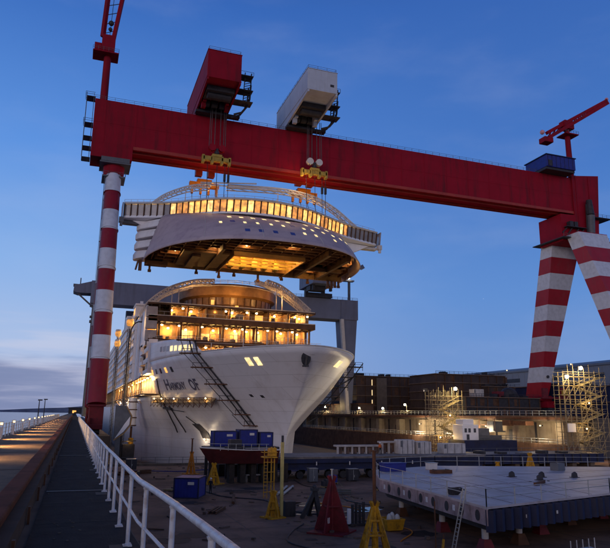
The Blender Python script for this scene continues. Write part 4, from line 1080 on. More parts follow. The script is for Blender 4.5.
for y in (151, 154.5, 158, 161.5, 165):
    xe = 28.0*max(0, 1-((166.5-y)/33.5)**2.1)**(1/2.35)-1.6
    c.bx(BX-xe, 34.2, y, y+.25, 41.6, 42.88); c.bx(53.4, BX+xe, y, y+.25, 41.6, 42.88)
c.build('girder', BROWN, Bk)
MB().bx(34.2, 34.5, 149.5, 171.6, 40.6, 46).bx(52.9, 53.2, 149.5, 171.6, 40.6, 46).bx(34.2, 53.2, 149.4, 149.7, 40.6, 46).bx(14.2, 71.6, 168.8, 169.2, 40.5, 43.5).build('longitudinal_bulkhead', OCHRE, Bk)
MB().bx(22, 33.5, 151, 167, 40.9, 41.4).bx(30.2, 31, 144, 168, 40.4, 42.8).bx(62.6, 63.4, 144, 168, 40.3, 42.6).bx(56, 56.8, 140, 168, 40.3, 42.6).bx(53.4, 67, 158, 158.7, 40.5, 42.6).bx(14.2, 20, 166, 169, 40.3, 41.2).bx(24.5, 26.5, 153, 166, 40.2, 42.7).each('hanging_deck_plate', BROWND, Bk)
# lit machinery space seen through the open bottom
MB().bx(34.5, 52.9, 149.71, 171.6, 45.9, 46.1).bx(34.55, 52.85, 166.0, 166.2, 40.9, 45.9).build('bay_lining', OCHRE, Bk)
c = MB()
for x in (37, 40.2, 43.4, 46.6, 49.8): c.bx(x, x+.3, 149.8, 166, 45.1, 45.88); c.bx(x, x+.35, 165.2, 165.98, 41, 45)
for y in (152, 155.5, 159, 162.5): c.bx(34.6, 52.8, y, y+.3, 45.3, 45.88); c.bx(34.6, 52.8, y, y+.14, 41.0, 41.5)
for x, h in ((36, 2.2), (39.4, 2.9), (42.6, 1.8), (45.6, 2.6), (49, 2)): c.bx(x, x+1.5, 163.6, 165.4, 41.2, 41.2+h)
c.build('bay_frames', YELD, Bk)
q0 = None
for x, y in ((36.8, 154), (41.2, 155), (46, 154), (50.8, 155), (38.2, 161.5), (43.6, 162), (49, 161.5)):
    if q0 is None: q0 = MB().ball((x, y, 44.4), .48).build('bay_lamp', BULB, Bk); qv = Vector((x, y, 0))
    else:
        q = q0.copy(); COL.objects.link(q); q.parent = Bk; q.location = Vector((x, y, 0))-qv
    lamp((x, y, 43.7), 1000, (1, .56, .15), .35, Bk)
for x, y in ((36.2, 144.5), (66.4, 152), (20.5, 156), (29.2, 149), (59.5, 163), (47, 141)):
    MB().ball((x, y, 42.2), .33).build('bay_lamp', BULB, Bk); lamp((x, y, 41.4), 330, (1, .55, .16), .3, Bk)
# shores and cut legs dangling from the lower edge
c = MB()
for x, h in ((15.6, 1.9), (28.2, 1.4), (34.5, 2.0), (38.8, 1.2), (45.8, 2.2), (52.8, 1.2), (60.8, 1.5), (67.2, 2.4), (68.4, 2.2), (69.5, 2.0), (70.6, 2)):
    c.bx(x-.25, x+.25, 168.4, 169.2, 40.6-h, 40.5); c.box((x, 168.7, 40.9-h), (.9, .3, .7))
c.bx(12.6, 13.4, 167, 168, 38.6, 41.5).bar((12.4, 166.6, 41.2), (11.8, 166.2, 38.4), .35)
c.each('cut_bracket', BROWN, Bk)
for p in WC[4:-4:5]: lamp(Vector((p.x, p.y+3, 55.6)), 90, (1, .6, .2), .3, Bk)
# deck rail, arches and gear on its roof
c = MB()
rp = [p+Vector((0, 1.0, 57.2)) for p in WC[::2]]
for zz in (.55, 1.1): c.pipe([p+Vector((0, 0, zz)) for p in rp], .05, 4)
for p in rp: c.bar(p, p+Vector((0, 0, 1.1)), .09)
c.build('roof_railing', PALE, Bk)
la2 = curve([(14.5, 168, 57.4), (18.6, 168, 61), (25, 168, 64.2), (31, 168, 65.6)], 5)
ra2 = curve([(36, 168, 66), (52, 168, 67.0), (62, 168, 66), (69, 168, 63.2), (76, 168, 58.2)], 5)
c = MB(); truss(c, la2, 2.6, 1.0, .34); c.build('truss_arch', PALE, Bk)
c = MB(); truss(c, ra2, 2.6, .8, .34); c.build('truss_arch', PALE, Bk)
c = MB(); c.bar((28, 168, 65.6), (44, 166.5, 66.9), .35); c.bar((30, 167, 64.8), (54, 166.5, 66.4), .28)
for x, z in ((24, 63.6), (33, 65.6), (51, 66.4), (66, 64.2), (70.5, 62)): c.bar((x, 168, 57.1), (x, 168, z), .2)
c.each('arch_strut', PALE, Bk)
MB().bar((49.2, 165, 57.1), (49.8, 165, 62.2), .7, .4).bar((49.6, 165, 62), (48.4, 165, 60.6), .3).build('radar_mast', WHITE, Bk)
c = MB()
for x in (27, 31.5, 36.2, 59, 63.5, 68): c.bx(x-.8, x+.8, 170, 171.4, 57.1, 60.6)
c.each('lifting_lug', ORANGE, Bk)
lamp((32, 173, 63.5), 1300, (1, .52, .12), .4, Bk); lamp((63, 173, 64.5), 1300, (1, .52, .12), .4, Bk)
lamp((46, 166, 59.2), 200, (1, .6, .2), .3, Bk)
# ------------------------------------------------------------------ right side of the dock
t = thing('dock_wall', (110, 270, -12.5), 'long stained concrete dock wall with pillars and recessed bays, rusty cap and railing', 'wall')
MB().bx(112.2, 113.5, 120, 470, -12.5, .9).build('wall_panel', CONC, t)
p0 = None
for i in range(21):
    y = 124+i*16.4
    if p0 is None: p0 = MB().bx(110, 112.19, y, y+2.6, -12.5, .6).build('pillar', CONC, t); py_ = y
    else:
        q = p0.copy(); COL.objects.link(q); q.parent = t; q.location = (0, y-py_, 0)
c = MB()
for i in range(20):
    y = 124+i*16.4
    if i % 2: c.bx(111.6, 112.19, y+3.4, y+6.2, -12.5, -1.5)
    c.bx(111.9, 112.19, y+12, y+12.5, -12.5, .5)
c.each('recess_opening', DARK, t)
MB().bx(109.3, 113.5, 119, 470, .9, 2.2).build('cap_beam', CONCD, t)
MB().bx(108.9, 109.29, 119, 470, 1.3, 1.9).build('fender_rail', RUST, t)
MB().bx(106, 109.9, 119, 470, -12.5, -4.4).build('wall_foot', mat('rusty_concrete', (.16, .085, .05), .85, var=.4, scale=.5, dirt=(.05, .025, .02), dirt_amt=.8, streak=True), t)
c = MB()
for zz in (2.8, 3.4): c.pipe([(109.5, 119, zz), (109.5, 430, zz)], .05, 4)
for k in range(125): c.bar((109.5, 119+k*2.5, 2.2), (109.5, 119+k*2.5, 3.4), .09)
c.build('railing', GALV, t)
c = MB()
for zz in (-3.8, -3.2): c.pipe([(106.2, 119, zz), (106.2, 300, zz)], .05, 4)
for k in range(60): c.bar((106.2, 119+k*3, -4.4), (106.2, 119+k*3, -3.2), .08)
c.build('foot_railing', GALV, t)
t = thing('mooring_platform', (108, 150, 0), 'dark steel box platform hung on the dock wall beside the striped crane leg', 'platform')
MB().bx(106, 109.28, 145, 152, -2.2, -1.9).bx(106.2, 109.2, 146, 149, -1.9, .6).build('platform', DGREY, t)
c = MB()
for y in (145, 148.5, 152): c.bar((106, y, -1.9), (106, y, 1.4), .12)
c.bar((106, 145, -.4), (106, 152, -.4), .1); c.bar((106, 145, 1), (106, 152, 1), .1)
c.bx(105.4, 106.6, 138, 141, -.4, 1).bx(105.6, 108, 132, 137, -.2, .8); c.build('frame', RUST, t)
def quay_lamp(x, y, z, label, e):
    t = thing('quay_lamp', (x, y, 2.2), label, 'lamp', 'lamps along the dock wall')
    pp = MB().bar((x, y, 2.2), (x, y, z), .16).bar((x, y, z), (x-.6, y, z+.1), .14).build('post', DGREY, t)
    ar = MB().bx(x-.95, x-.4, y-.25, y+.25, z+.34, z+.42).build('lamp_hood', DGREY, t)
    MB().ball((x-.7, y, z), .34, 12, 8).build('lens', BULBW, ar, smooth=True); lamp((x-1.6, y, z-.3), e, (1, .68, .28), .3, t)
quay_lamp(110.4, 278, 5.4, 'brightest round lamp on the dock wall just right of the ship bow', 2600)
quay_lamp(110.4, 240, 4.6, 'small lamp on the dock wall second from the ship bow', 1200)
quay_lamp(110.6, 219, 4.4, 'lamp on the dock wall below the middle of the brown ship blocks', 1500)
quay_lamp(111.4, 203, 5.6, 'tall lamp on the dock wall left of the nearer scaffold stair', 2600)
for i, (x, y, z, e) in enumerate(((106.5, 168, -2.4, 4600), (106.5, 150, -2.6, 4200), (106.5, 186, -2.6, 4200), (106.5, 128, -2, 1600))):
    t = thing('wall_lamp', (x+.6, y, z), 'small bulkhead lamp under the dock wall cap, %s from the far end' % ('second', 'third', 'first', 'fourth')[i], 'lamp', 'bulkhead lamps under the dock wall cap')
    MB().bx(x+.3, x+.78, y-.2, y+.2, z+1.7, z+2).build('housing', DARK, t); MB().bx(x+.05, x+.29, y-.18, y+.18, z+1.72, z+1.98).build('lens', BULBS, t)
    lamp((x-1.2, y, z+.6), e, (1, .80, .50), .5, t)

def ship_block(x0, x1, y0, y1, z1, label, floors, bays, m=SHIPBLK, lit=(), z0=1.6):
    t = thing('ship_block', ((x0+x1)/2, y0, z0), label, 'ship block', 'dark ship blocks on the far quay')
    MB().bx(x0, x1, y0, y1, z0, z1).build('shell', m, t)
    c = MB(); h = (z1-z0)/floors
    for k in range(floors+1): c.bx(x0-.5, x1+.2, y0-.6, y0-.002, z0+k*h-.14, z0+k*h+.14); c.bx(x0-.6, x0-.002, y0, y1, z0+k*h-.14, z0+k*h+.14)
    c.build('deck_edge', mat('deck_edge_brown', (.16, .11, .085), .7, var=.3, scale=.5), t)
    c = MB(); rn = random.Random(len(label))
    for k in range(bays):
        x = x0+(x1-x0)*(k+rn.uniform(.2, .8))/bays
        z = z0+h*rn.randrange(floors)
        c.bx(x, x+rn.uniform(.8, 2.6), y0-.03, y0-.004, z+.5, z+h-.5)
    for k in range(bays+1): c.bx(x0+(x1-x0)*k/bays-.1, x0+(x1-x0)*k/bays+.1, y0-.35, y0-.003, z0+.2, z1-.2)
    c.build('frame', BROWND, t)
    for (x, z) in lit: MB().bx(x, x+.45, y0-.09, y0-.035, z, z+2.6).build('lit_slot', glow('slot_glow', (1, .72, .35), .9), t)
    c = MB()
    for zz in (.6, 1.2): c.pipe([(x0, y0, z1+zz), (x1, y0, z1+zz)], .06, 4)
    for k in range(int((x1-x0)/2.2)): c.bar((x0+k*2.2, y0, z1), (x0+k*2.2, y0, z1+1.2), .09)
    for k in range(5):
        x = rn.uniform(x0, x1-3); c.bx(x, x+rn.uniform(.8, 2.5), y0+2, y0+5, z1+.02, z1+rn.uniform(.5, 1.6))
    c.build('roof_railing', DARK, t)
    return t
t = ship_block(118.5, 158, 262, 292, 19.2, 'dark brown ship block with lit slots, far back on the quay right of the bow', 4, 9, lit=((126, 15), (126, 10.4), (126, 6)))
MB().bx(128, 133, 260.6, 261.3, 1.6, 18.4).build('stair_tower', mat('tower_grey_brown', (.14, .115, .10), .7, var=.2, scale=.5), t)
ship_block(139, 173, 228, 250, 18.9, 'wide dark ship block with pale deck edges, behind the nearer scaffold stair', 5, 8)
ship_block(160, 176, 222, 226, 14.0, 'narrow dark ship block with pale boxes, left of the striped leg foot', 3, 4)
ship_block(126, 157, 188, 205, 8.4, 'low black ship block on the quay edge under the striped crane leg', 2, 7, m=DARK)
ship_block(168, 200, 190, 215, 13.5, 'dark blue grey ship block right of the striped leg foot, behind the second scaffold', 2, 5, m=BLUED)
ship_block(168, 205, 150, 170, 12.5, 'plain dark blue block at the right edge behind the tall lit scaffold', 2, 3, m=BLUED)
t = thing('pedestal', (164, 196, 1.6), 'dark pedestal with yellow and red gear under the far striped leg', 'pedestal')
MB().bx(158.2, 170, 189, 206, 1.6, 2.75).build('base', CONCD, t)
c = MB().bx(159, 161.4, 188.2, 188.98, 9, 12.2).bx(167, 170, 188, 188.98, 9.2, 12.4); c.bx(157.5, 171, 187, 189, 8.4, 9); c.build('gear', REDST, t)
MB().bx(167.2, 169.6, 187.4, 187.98, 9.6, 11.6).build('cabin', YELD, t)
def boxy(name, x0, x1, y0, y1, z0, z1, m, label, cat):
    t = thing(name, ((x0+x1)/2, y0, z0), label, cat)
    MB().bx(x0, x1, y0, y1, z0, z1).build('wall', m, t)
    return t
t = boxy('assembly_hall', 230, 300, 190, 420, 1.6, 26, SHEDM, 'long pale grey assembly hall behind the striped leg and dark blocks', 'building')
MB().prism([(229.4, 189.5, 26), (300.4, 189.5, 26), (300.4, 189.5, 27), (265, 189.5, 32), (229.4, 189.5, 27)], (0, 231, 0)).build('roof', mat('roof_grey', (.20, .22, .26), .6, var=.1, scale=.1), t)
c = MB()
for k in range(46): c.bx(229.9, 229.995, 191+k*5, 191.25+k*5, 1.6, 26)
c.build('cladding_rib', SHEDM, t)
c = MB()
for k in range(7): c.bx(229.85, 229.99, 200+k*30, 212+k*30, 20.5, 22.6)
c.each('window_strip', GLASSD, t)
for y in (250, 300): MB().ball((229.4, y, 27.6), .35).build('roof_lamp', BULBS, t)
t = boxy('arched_hall', 133, 166, 390, 430, 1.6, 27, SHEDM, 'pale hall with a rounded roof, just right of the ship bow far away', 'building')
MB().prism([(133+33*k/12, 389.5, 27+5*sin(pi*k/12)) for k in range(13)], (0, 41, 0)).build('roof', SHEDM, t)
c = MB()
for k in range(11): c.bx(135+k*3, 135.3+k*3, 389.4, 389.49, 16, 27)
c.build('cladding_rib', DGREY, t)
t = boxy('quay_shed', 114, 121, 250, 345, 1.6, 6.4, SHIPBLK, 'long low rusty shed on the quay edge beside the bow', 'building')
MB().bx(113.6, 121.4, 249.6, 345.4, 6.4, 6.7).build('roof', RUST, t)
c = MB()
for k in range(20): c.bx(113.9, 113.99, 252+k*4.6, 253.4+k*4.6, 2.4, 5.2)
c.each('door', DARK, t)

# ------------------------------------------------------------------ the older grey gantry crane behind the ship
t = thing('grey_gantry_crane', (60, 262, 0), 'older grey gantry crane standing behind the ship', 'crane')
MB().bx(2, 117, 257, 266, 43.6, 52.6).build('girder', GGREY, t)
MB().prism([(2, 258, 43.2), (8, 258, 41), (8, 258, 52.6), (2, 258, 52.4), (-4.4, 258, 50.4), (-4.6, 258, 48), (-3, 258, 47.5), (2, 258, 47.6)], (0, 7, 0)).build('end_nose', GGREY, t)
MB().bar((-3, 260, 47.6), (3.4, 260, 42.2), .6).bar((-2.2, 261, 50), (-2.2, 261, 54), .4).bx(-4.8, -1.5, 260, 262, 50.4, 51.3).build('strut', DGREY, t)
MB().tube((3.6, 262, 42.5), (3.2, 262, 0), .75, .75, n=12).bx(2.3, 5, 260, 264, 36.5, 37.2).bx(2.3, 5, 260, 264, 38.5, 39).build('hinged_leg', DGREY, t, smooth=False)
MB().add([(112.4, 258, 1.6), (114.2, 258, 1.6), (114.2, 266, 1.6), (112.4, 266, 1.6), (109.8, 257.2, 43.6), (116.8, 257.2, 43.6), (116.8, 265.8, 43.6), (109.8, 265.8, 43.6)], [(3, 2, 1, 0), (4, 5, 6, 7), (0, 1, 5, 4), (1, 2, 6, 5), (2, 3, 7, 6), (3, 0, 4, 7)]).build('box_leg', GGREY, t)
MB().add([(110.6, 255, 2.2), (112, 255, 2.2), (112, 256.4, 2.2), (110.6, 256.4, 2.2), (108.0, 255, 43.5), (109.4, 255, 43.5), (109.4, 256.6, 43.5), (108.0, 256.6, 43.5)], [(3, 2, 1, 0), (4, 5, 6, 7), (0, 1, 5, 4), (1, 2, 6, 5), (2, 3, 7, 6), (3, 0, 4, 7)]).build('lift_shaft', PALE, t)
MB().bx(108.8, 117.1, 256.7, 256.99, 43.6, 52.6).build('end_plate', GGREY, t)
catwalk(t, [(85, 257), (117, 257)], 52.6, step=2.4, r=.06)
t = thing('hoist_trolley', (98, 261, 52.6), 'grey trolley cabin on the old grey gantry beyond the ship arches', 'hoist trolley')
MB().bx(90.5, 101.2, 244, 262, 56.4, 61.8).build('house', GGREY, t, bevel=.2)
MB().bx(90.3, 101.4, 243.8, 262.2, 61.8, 62.1).build('roof', PALE, t)
c = MB()
for x in (91.5, 99.5): c.bx(x, x+1.2, 256, 258, 52.6, 56.4).bx(x, x+1, 247, 248.4, 54, 56.4)
c.bx(92, 104, 255.6, 259, 52.65, 54.6).bx(91, 98, 249, 254, 54.4, 56.4); c.build('winch', DARK, t)
t = thing('jib_crane', (112, 262, 52.6), 'small grey jib crane with a lit lamp on the old grey gantry', 'crane')
MB().tube((115, 262, 52.6), (115, 262, 62.5), .65, n=10).build('mast', DGREY, t)
MB().bar((111, 262, 64.4), (121.2, 262, 69.6), 1.5, 1.2).bx(112.2, 117.2, 260.8, 263.2, 62.3, 62.9).bar((121, 262, 69.4), (122.2, 262, 70.2), 2).build('boom', GGREY, t)
MB().ball((114.3, 260.8, 64), .75).build('lamp_lens', BULBW, t)

# ------------------------------------------------------------------ scaffold stair towers with floodlights
def scaffold(x0, x1, y0, y1, z0, z1, nx, ny, label, tall, seed, lights):
    t = thing('scaffold_tower', ((x0+x1)/2, (y0+y1)/2, z0), label, 'scaffold', 'lit scaffold stair towers')
    rn = random.Random(seed)
    X = [x0+(x1-x0)*i/nx for i in range(nx+1)]; Y = [y0+(y1-y0)*j/ny for j in range(ny+1)]
    c = MB()
    for i, x in enumerate(X):
        for y in Y: c.bar((x, y, z0), (x, y, z1+tall*(rn.random()**2)*.9), .085)
    c.build('standard', SCAF, t)
    c = MB(); d = MB(); n = int((z1-z0)/2)
    for k in range(1, n+1):
        z = z0+k*2
        for y in Y: c.bar((x0-.3, y, z), (x1+.3, y, z), .07)
        for x in X: c.bar((x, y0-.3, z), (x, y1+.3, z), .07)
        c.bar((x0, y0, z+1), (x1, y0, z+1), .06); c.bar((x0, y0, z+.5), (x0+(x1-x0)*rn.random(), y0, z+.5), .05); c.bar((x0, y1, z+1), (x1, y1, z+1), .06)
        for i in range(nx):
            if rn.random() < .45: d.bar((X[i], y0, z-2), (X[i+1], y0, z), .08)
    c.build('ledger', SCAF, t); d.build('brace', SCAF, t)
    s = MB(); p = MB(); xs0 = X[nx//2-1] if nx > 3 else X[0]; xs1 = x1-.6 if nx > 3 else x1-.8
    xs0 += .4
    for k in range(n):
        z = z0+k*2; a, b = (xs0, xs1) if k % 2 == 0 else (xs1, xs0)
        yy = y0+.4 if k % 2 == 0 else y0+1.6
        for dy in (0, 1.0): s.bar((a, yy+dy, z), (b, yy+dy, z+2), .12, .28)
        for m_ in range(10): f = (m_+.5)/10; s.box((a+(b-a)*f, yy+.5, z+2*f), (.34, .95, .06))
        s.bar((a, yy, z+1), (b, yy, z+3), .07)
        p.bx(min(b, b+(.9 if b == xs1 else -.9)), max(b, b+(.9 if b == xs1 else -.9)), y0+.2, y0+2.8, z+1.95, z+2.03)
        if rn.random() < .5: p.bx(X[0], X[max(1, nx//2)], y0+.1, y0+1.3, z+1.9, z+1.97)
    s.build('stair', mat('stair_pale_yellow', (.30, .255, .15), .6, var=.2, scale=1.5), t); p.build('plank', PLANK, t)
    for x, z, e in lights:
        fh = MB().bx(x-.4, x+.4, y0-.2, y0+.1, z-.4, z+.4).build('floodlight_housing', DARK, t)
        MB().ball((x, y0-.5, z), .36, 14, 10).build('floodlight', BULBW, fh, smooth=True)
        lamp((x, y0-1.8, z-.6), e*.8, (1, .70, .28), .4, t)
    return t
s1 = scaffold(78.6, 86.8, 131, 134, -12.5, 7.4, 6, 2, 'nearer to the ship of two floodlit scaffold stair towers, beside the white deckhouse', 1.8, 3, ((84.8, 8.2, 3200),))
s2 = scaffold(100.2, 112, 112, 115, -7.25, 11.2, 8, 2, 'tall scaffold stair tower with two floodlights at the right edge of the dock', 3.2, 9, ((101, 10.6, 2200), (105, 12.6, 3000)))
for par, pts in ((s1, ((80.4, 130, -3, 420), (83, 129.6, 2, 420), (82, 129, -8, 380))), (s2, ((106.4, 110.6, 5, 480), (105, 110.4, -.5, 480)))):
    for x, y, z, e in pts:
        MB().ball((x, y+.8, z), .14).build('work_lamp', BULB, par); lamp((x, y, z), e*.8, (1, .62, .18), .3, par)
lamp((76.4, 130.4, 7.6), 42000, (1, .86, .66), .4, s1, spot=radians(40), aim=(51, 127, 6))
MB().bx(76, 77, 130.2, 130.8, 7.3, 8.1).build('floodlight_housing', DARK, s1)
MB().bx(100.4, 102.4, 111.6, 111.9, -1.2, .6).build('notice_board', WHITE, s2)
t = thing('deckhouse_module', (85, 126, -6), 'white two-storey deckhouse module with grey side on a dark hull block', 'ship section')
CB = MB().bx(82, 86.2, 124, 128, -3.4, .0).bx(82.6, 85.4, 124.6, 127.6, 0, 1.2).build('cabin', WHITE, t, bevel=.1)
MB().bx(86.21, 89.4, 124.4, 128, -3.4, -.8).bx(89.41, 93, 124.8, 128, -3.4, -2.4).build('machinery_casing', DGREY, t, bevel=.1)
c = MB()
for x in (82.5, 83.5, 84.9): c.bx(x, x+.6, 123.95, 123.995, -1.7, -.8)
c.bx(83, 83.7, 123.95, 123.995, -3.3, -2.1); c.each('window', GLASSD, CB)
MB().bx(82, 96, 123.4, 130, -7.4, -3.41).build('hull_block', BLUED, t)
catwalk(t, [(86, 123.6), (96, 123.6)], -3.4, step=1.4)
c = MB()
for x in (84, 89, 94): c.bx(x, x+1, 124, 129, -12.5, -7.41)
c.each('keel_support', CONCD, t)

# ------------------------------------------------------------------ middle of the dock: transporter, workboat, containers
GREYP = mat('worn_grey', (.22, .20, .20), .7, var=.35, scale=.8, dirt=(.08, .06, .05), dirt_amt=.7)
t = thing('transporter', (41, 91, -7.25), 'long dark blue flatbed transporter across the middle of the dock', 'transporter')
MB().bx(26.5, 62, 88, 96, -5.0, -4.2).build('flatbed', BLUED, t)
MB().bx(26.5, 62, 87.9, 88.0, -4.4, -4.22).bx(26.4, 62.1, 87.7, 96.2, -4.199, -4.08).build('deck_edge', GREYP, t)
MB().bx(27, 61.5, 87.86, 87.99, -5.9, -5.6).bx(28, 61, 88.6, 95.4, -5.9, -5.01).build('side_beam', BLUED, t)
c = MB()
for k in range(15):
    for y in (88.9, 94.4): c.tube((29+k*2.25, y, -6.7), (29+k*2.25, y+.7, -6.7), .54, n=14)
c.each('wheel', DARK, t)
for k in range(4): MB().bx(33.3+k*5.2, 33.45+k*5.2, 87.80, 87.86, -5.3, -4.8).build('marker_plate', PALE, t)
t = thing('frame_rack', (47, 94, -4.08), 'long white rack of upright frames standing on the flatbed transporter', 'rack')
c = MB().bx(38.5, 46, 92.5, 94, -3.0, -2.75).bx(46.1, 54.6, 92.5, 94, -2.45, -2.2)
for k in range(7): c.bx(38.6+k*1.2, 38.85+k*1.2, 92.6, 92.9, -4.07, -3.0)
for k in range(8): c.bx(46.2+k*1.16, 46.5+k*1.16, 92.6, 92.9, -4.07, -2.45)
c.build('frame', mat('rack_frame', (.40, .36, .34), .6, var=.25, scale=1), t)
c = MB()
for k in range(6): c.bx(39+k*1.25, 39.7+k*1.25, 93.3, 93.9, -4.07, -3.2); 
for k in range(7): c.bx(46.7+k*1.15, 47.3+k*1.15, 93.3, 93.9, -4.07, -2.9)
c.each('load', mat('packed_load', (.20, .13, .11), .7, var=.5, scale=1), t)
CRW = mat('crate_white', (.50, .48, .48), .6, var=.2, scale=1.2, dirt=(.25, .18, .14), dirt_amt=.6, streak=True)
def crate(x0, x1, y0, y1, z0, z1, label, m=CRW, cat='crate', name='packing_crate', group=None):
    t = thing(name, ((x0+x1)/2, (y0+y1)/2, z0), label, cat, group)
    MB().bx(x0, x1, y0, y1, z0, z1).build('body', m, t, bevel=.04)
    c = MB()
    for k in range(3): x = x0+(x1-x0)*(k+.5)/3; c.bx(x-.04, x+.04, y0-.03, y0-.002, z0+.05, z1-.05)
    c.bx(x0+.1, x0+.5, y0-.034, y0-.003, z0+.5*(z1-z0), z1-.15)
    c.build('rib', DGREY if m is CRW else m, t); return t
crate(48.6, 51.2, 91, 93, -4.07, -1.9, 'tallest white crate on the transporter, left of the scaffold stair', group='white crates on the transporter')
crate(51.5, 54.0, 90.6, 92.6, -4.07, -2.2, 'white crate on the transporter just right of the tallest white crate', group='white crates on the transporter')
crate(56.5, 60.6, 91, 93, -4.07, -2.5, 'long low white crate at the right end of the transporter', group='white crates on the transporter')
# workboat hull on stands with blue containers behind
t = thing('workboat', (21, 86, -4.6), 'small workboat with a pointed dark red hull standing on yellow and rusty stands', 'boat')
def boat_ring(z, w0, w1):
    a = []
    for i in range(13):
        f = i/12; x = 16.0+ (1-z)*1.5+f*(10.5-(1-z)*1.5); hw = 2.3*(min(1, f*1.9)**.55)*(w0+(w1-w0)*z)
        a.append((x, hw))
    return a
rows = []
for z in (0, .35, .7, 1):
    a = boat_ring(z, .55, 1); zz = -4.7+z*1.75+(.0)
    rows.append([Vector((x, 86-hw, zz+.25*(1-min(1, (x-16)/6))*z)) for x, hw in a]+[Vector((x, 86+hw, zz+.25*(1-min(1, (x-16)/6))*z)) for x, hw in reversed(a)])
c = MB().grid(rows, True); c.add(rows[0], [tuple(range(len(rows[0])))]); c.add([p-Vector((0, 0, .1)) for p in rows[3]], [tuple(range(len(rows[3])))])
c.build('hull', mat('boat_red', (.075, .014, .016), .5, var=.3, scale=1, dirt=(.03, .015, .02), dirt_amt=.6), t, smooth=True)
MB().pipe([p+Vector((0, 0, .05)) for p in rows[3]]+[rows[3][0]+Vector((0, 0, .05))], .07, 5).build('gunwale', PALE, t)
MB().bx(19.6, 22.0, 85, 87, -2.95, -2.5).bx(20, 21.6, 85.2, 86.8, -2.5, -1.6).build('wheelhouse', DARK, t, bevel=.06)
c = MB(); c.pipe([(16.9, 85.2, -2.1), (19, 84, -2.1), (25, 83.8, -2.15)], .035, 4)
for k in range(7): c.bar((18.4+k*1.05, 84.0, -2.95), (18.4+k*1.05, 84.0, -2.1), .06)
c.build('railing', GALV, t)
t = thing('trestle_platform', (22, 90, -7.25), 'dark trestle platform carrying the blue containers behind the workboat', 'platform')
MB().bx(17.5, 28, 88.7, 92.5, -3.2, -2.75).build('deck', DARK, t)
c = MB()
for x in (18, 21, 24, 27.4):
    for y in (89, 92): c.bx(x, x+.4, y, y+.4, -7.25, -3.21)
c.each('leg', DARK, t)
def container(x, y, z, sx, sy, sz, rz, label, grp):
    t = thing('blue_container', (x, y, z), label, 'container', grp)
    BD = MB().box((x, y, z+sz/2), (sx, sy, sz)).build('body', BLUE, t)
    c = MB()
    n = int(sx/.36)
    for k in range(n): c.bx(x-sx/2+.12+k*.36, x-sx/2+.26+k*.36, y-sy/2-.04, y-sy/2-.002, z+.18, z+sz-.18)
    for k in range(int(sy/.36)): c.bx(x-sx/2-.04, x-sx/2-.002, y-sy/2+.12+k*.36, y-sy/2+.26+k*.36, z+.18, z+sz-.18)
    c.build('corrugation', BLUE, BD)
    c = MB()
    for a in (-1, 1):
        for b in (-1, 1): c.box((x+a*sx/2, y+b*sy/2, z+sz/2), (.14, .14, sz+.03))
    for zz in (z+.05, z+sz-.05):
        for b in (-1, 1): c.box((x, y+b*sy/2, zz), (sx, .13, .12)); c.box((x+b*sx/2, y, zz), (.13, sy, .12))
    c.build('corner_frame', BLUED, t)
    MB().bx(x+sx*.06, x+sx*.32, y-sy/2-.06, y-sy/2-.042, z+sz*.66, z+sz*.80).build('label_plate', PALE, BD)
    if rz: t.rotation_euler = (0, 0, rz)
    return t
G1 = 'blue containers behind the workboat'
container(20.2, 90.4, -2.74, 3.2, 2.2, 2.15, 0, 'left blue container on the trestle platform behind the workboat', G1)
container(23.6, 90.6, -2.74, 2.6, 2.2, 2.35, 0, 'middle blue container on the trestle platform, tallest of the row', G1)
container(26.2, 90.4, -2.74, 1.9, 2.2, 2.0, 0, 'narrow right blue container on the trestle platform', G1)
container(12.8, 73.4, -7.25, 2.7, 3.3, 2.15, radians(-24), 'single blue container standing on the dock floor beside the handrail', None)

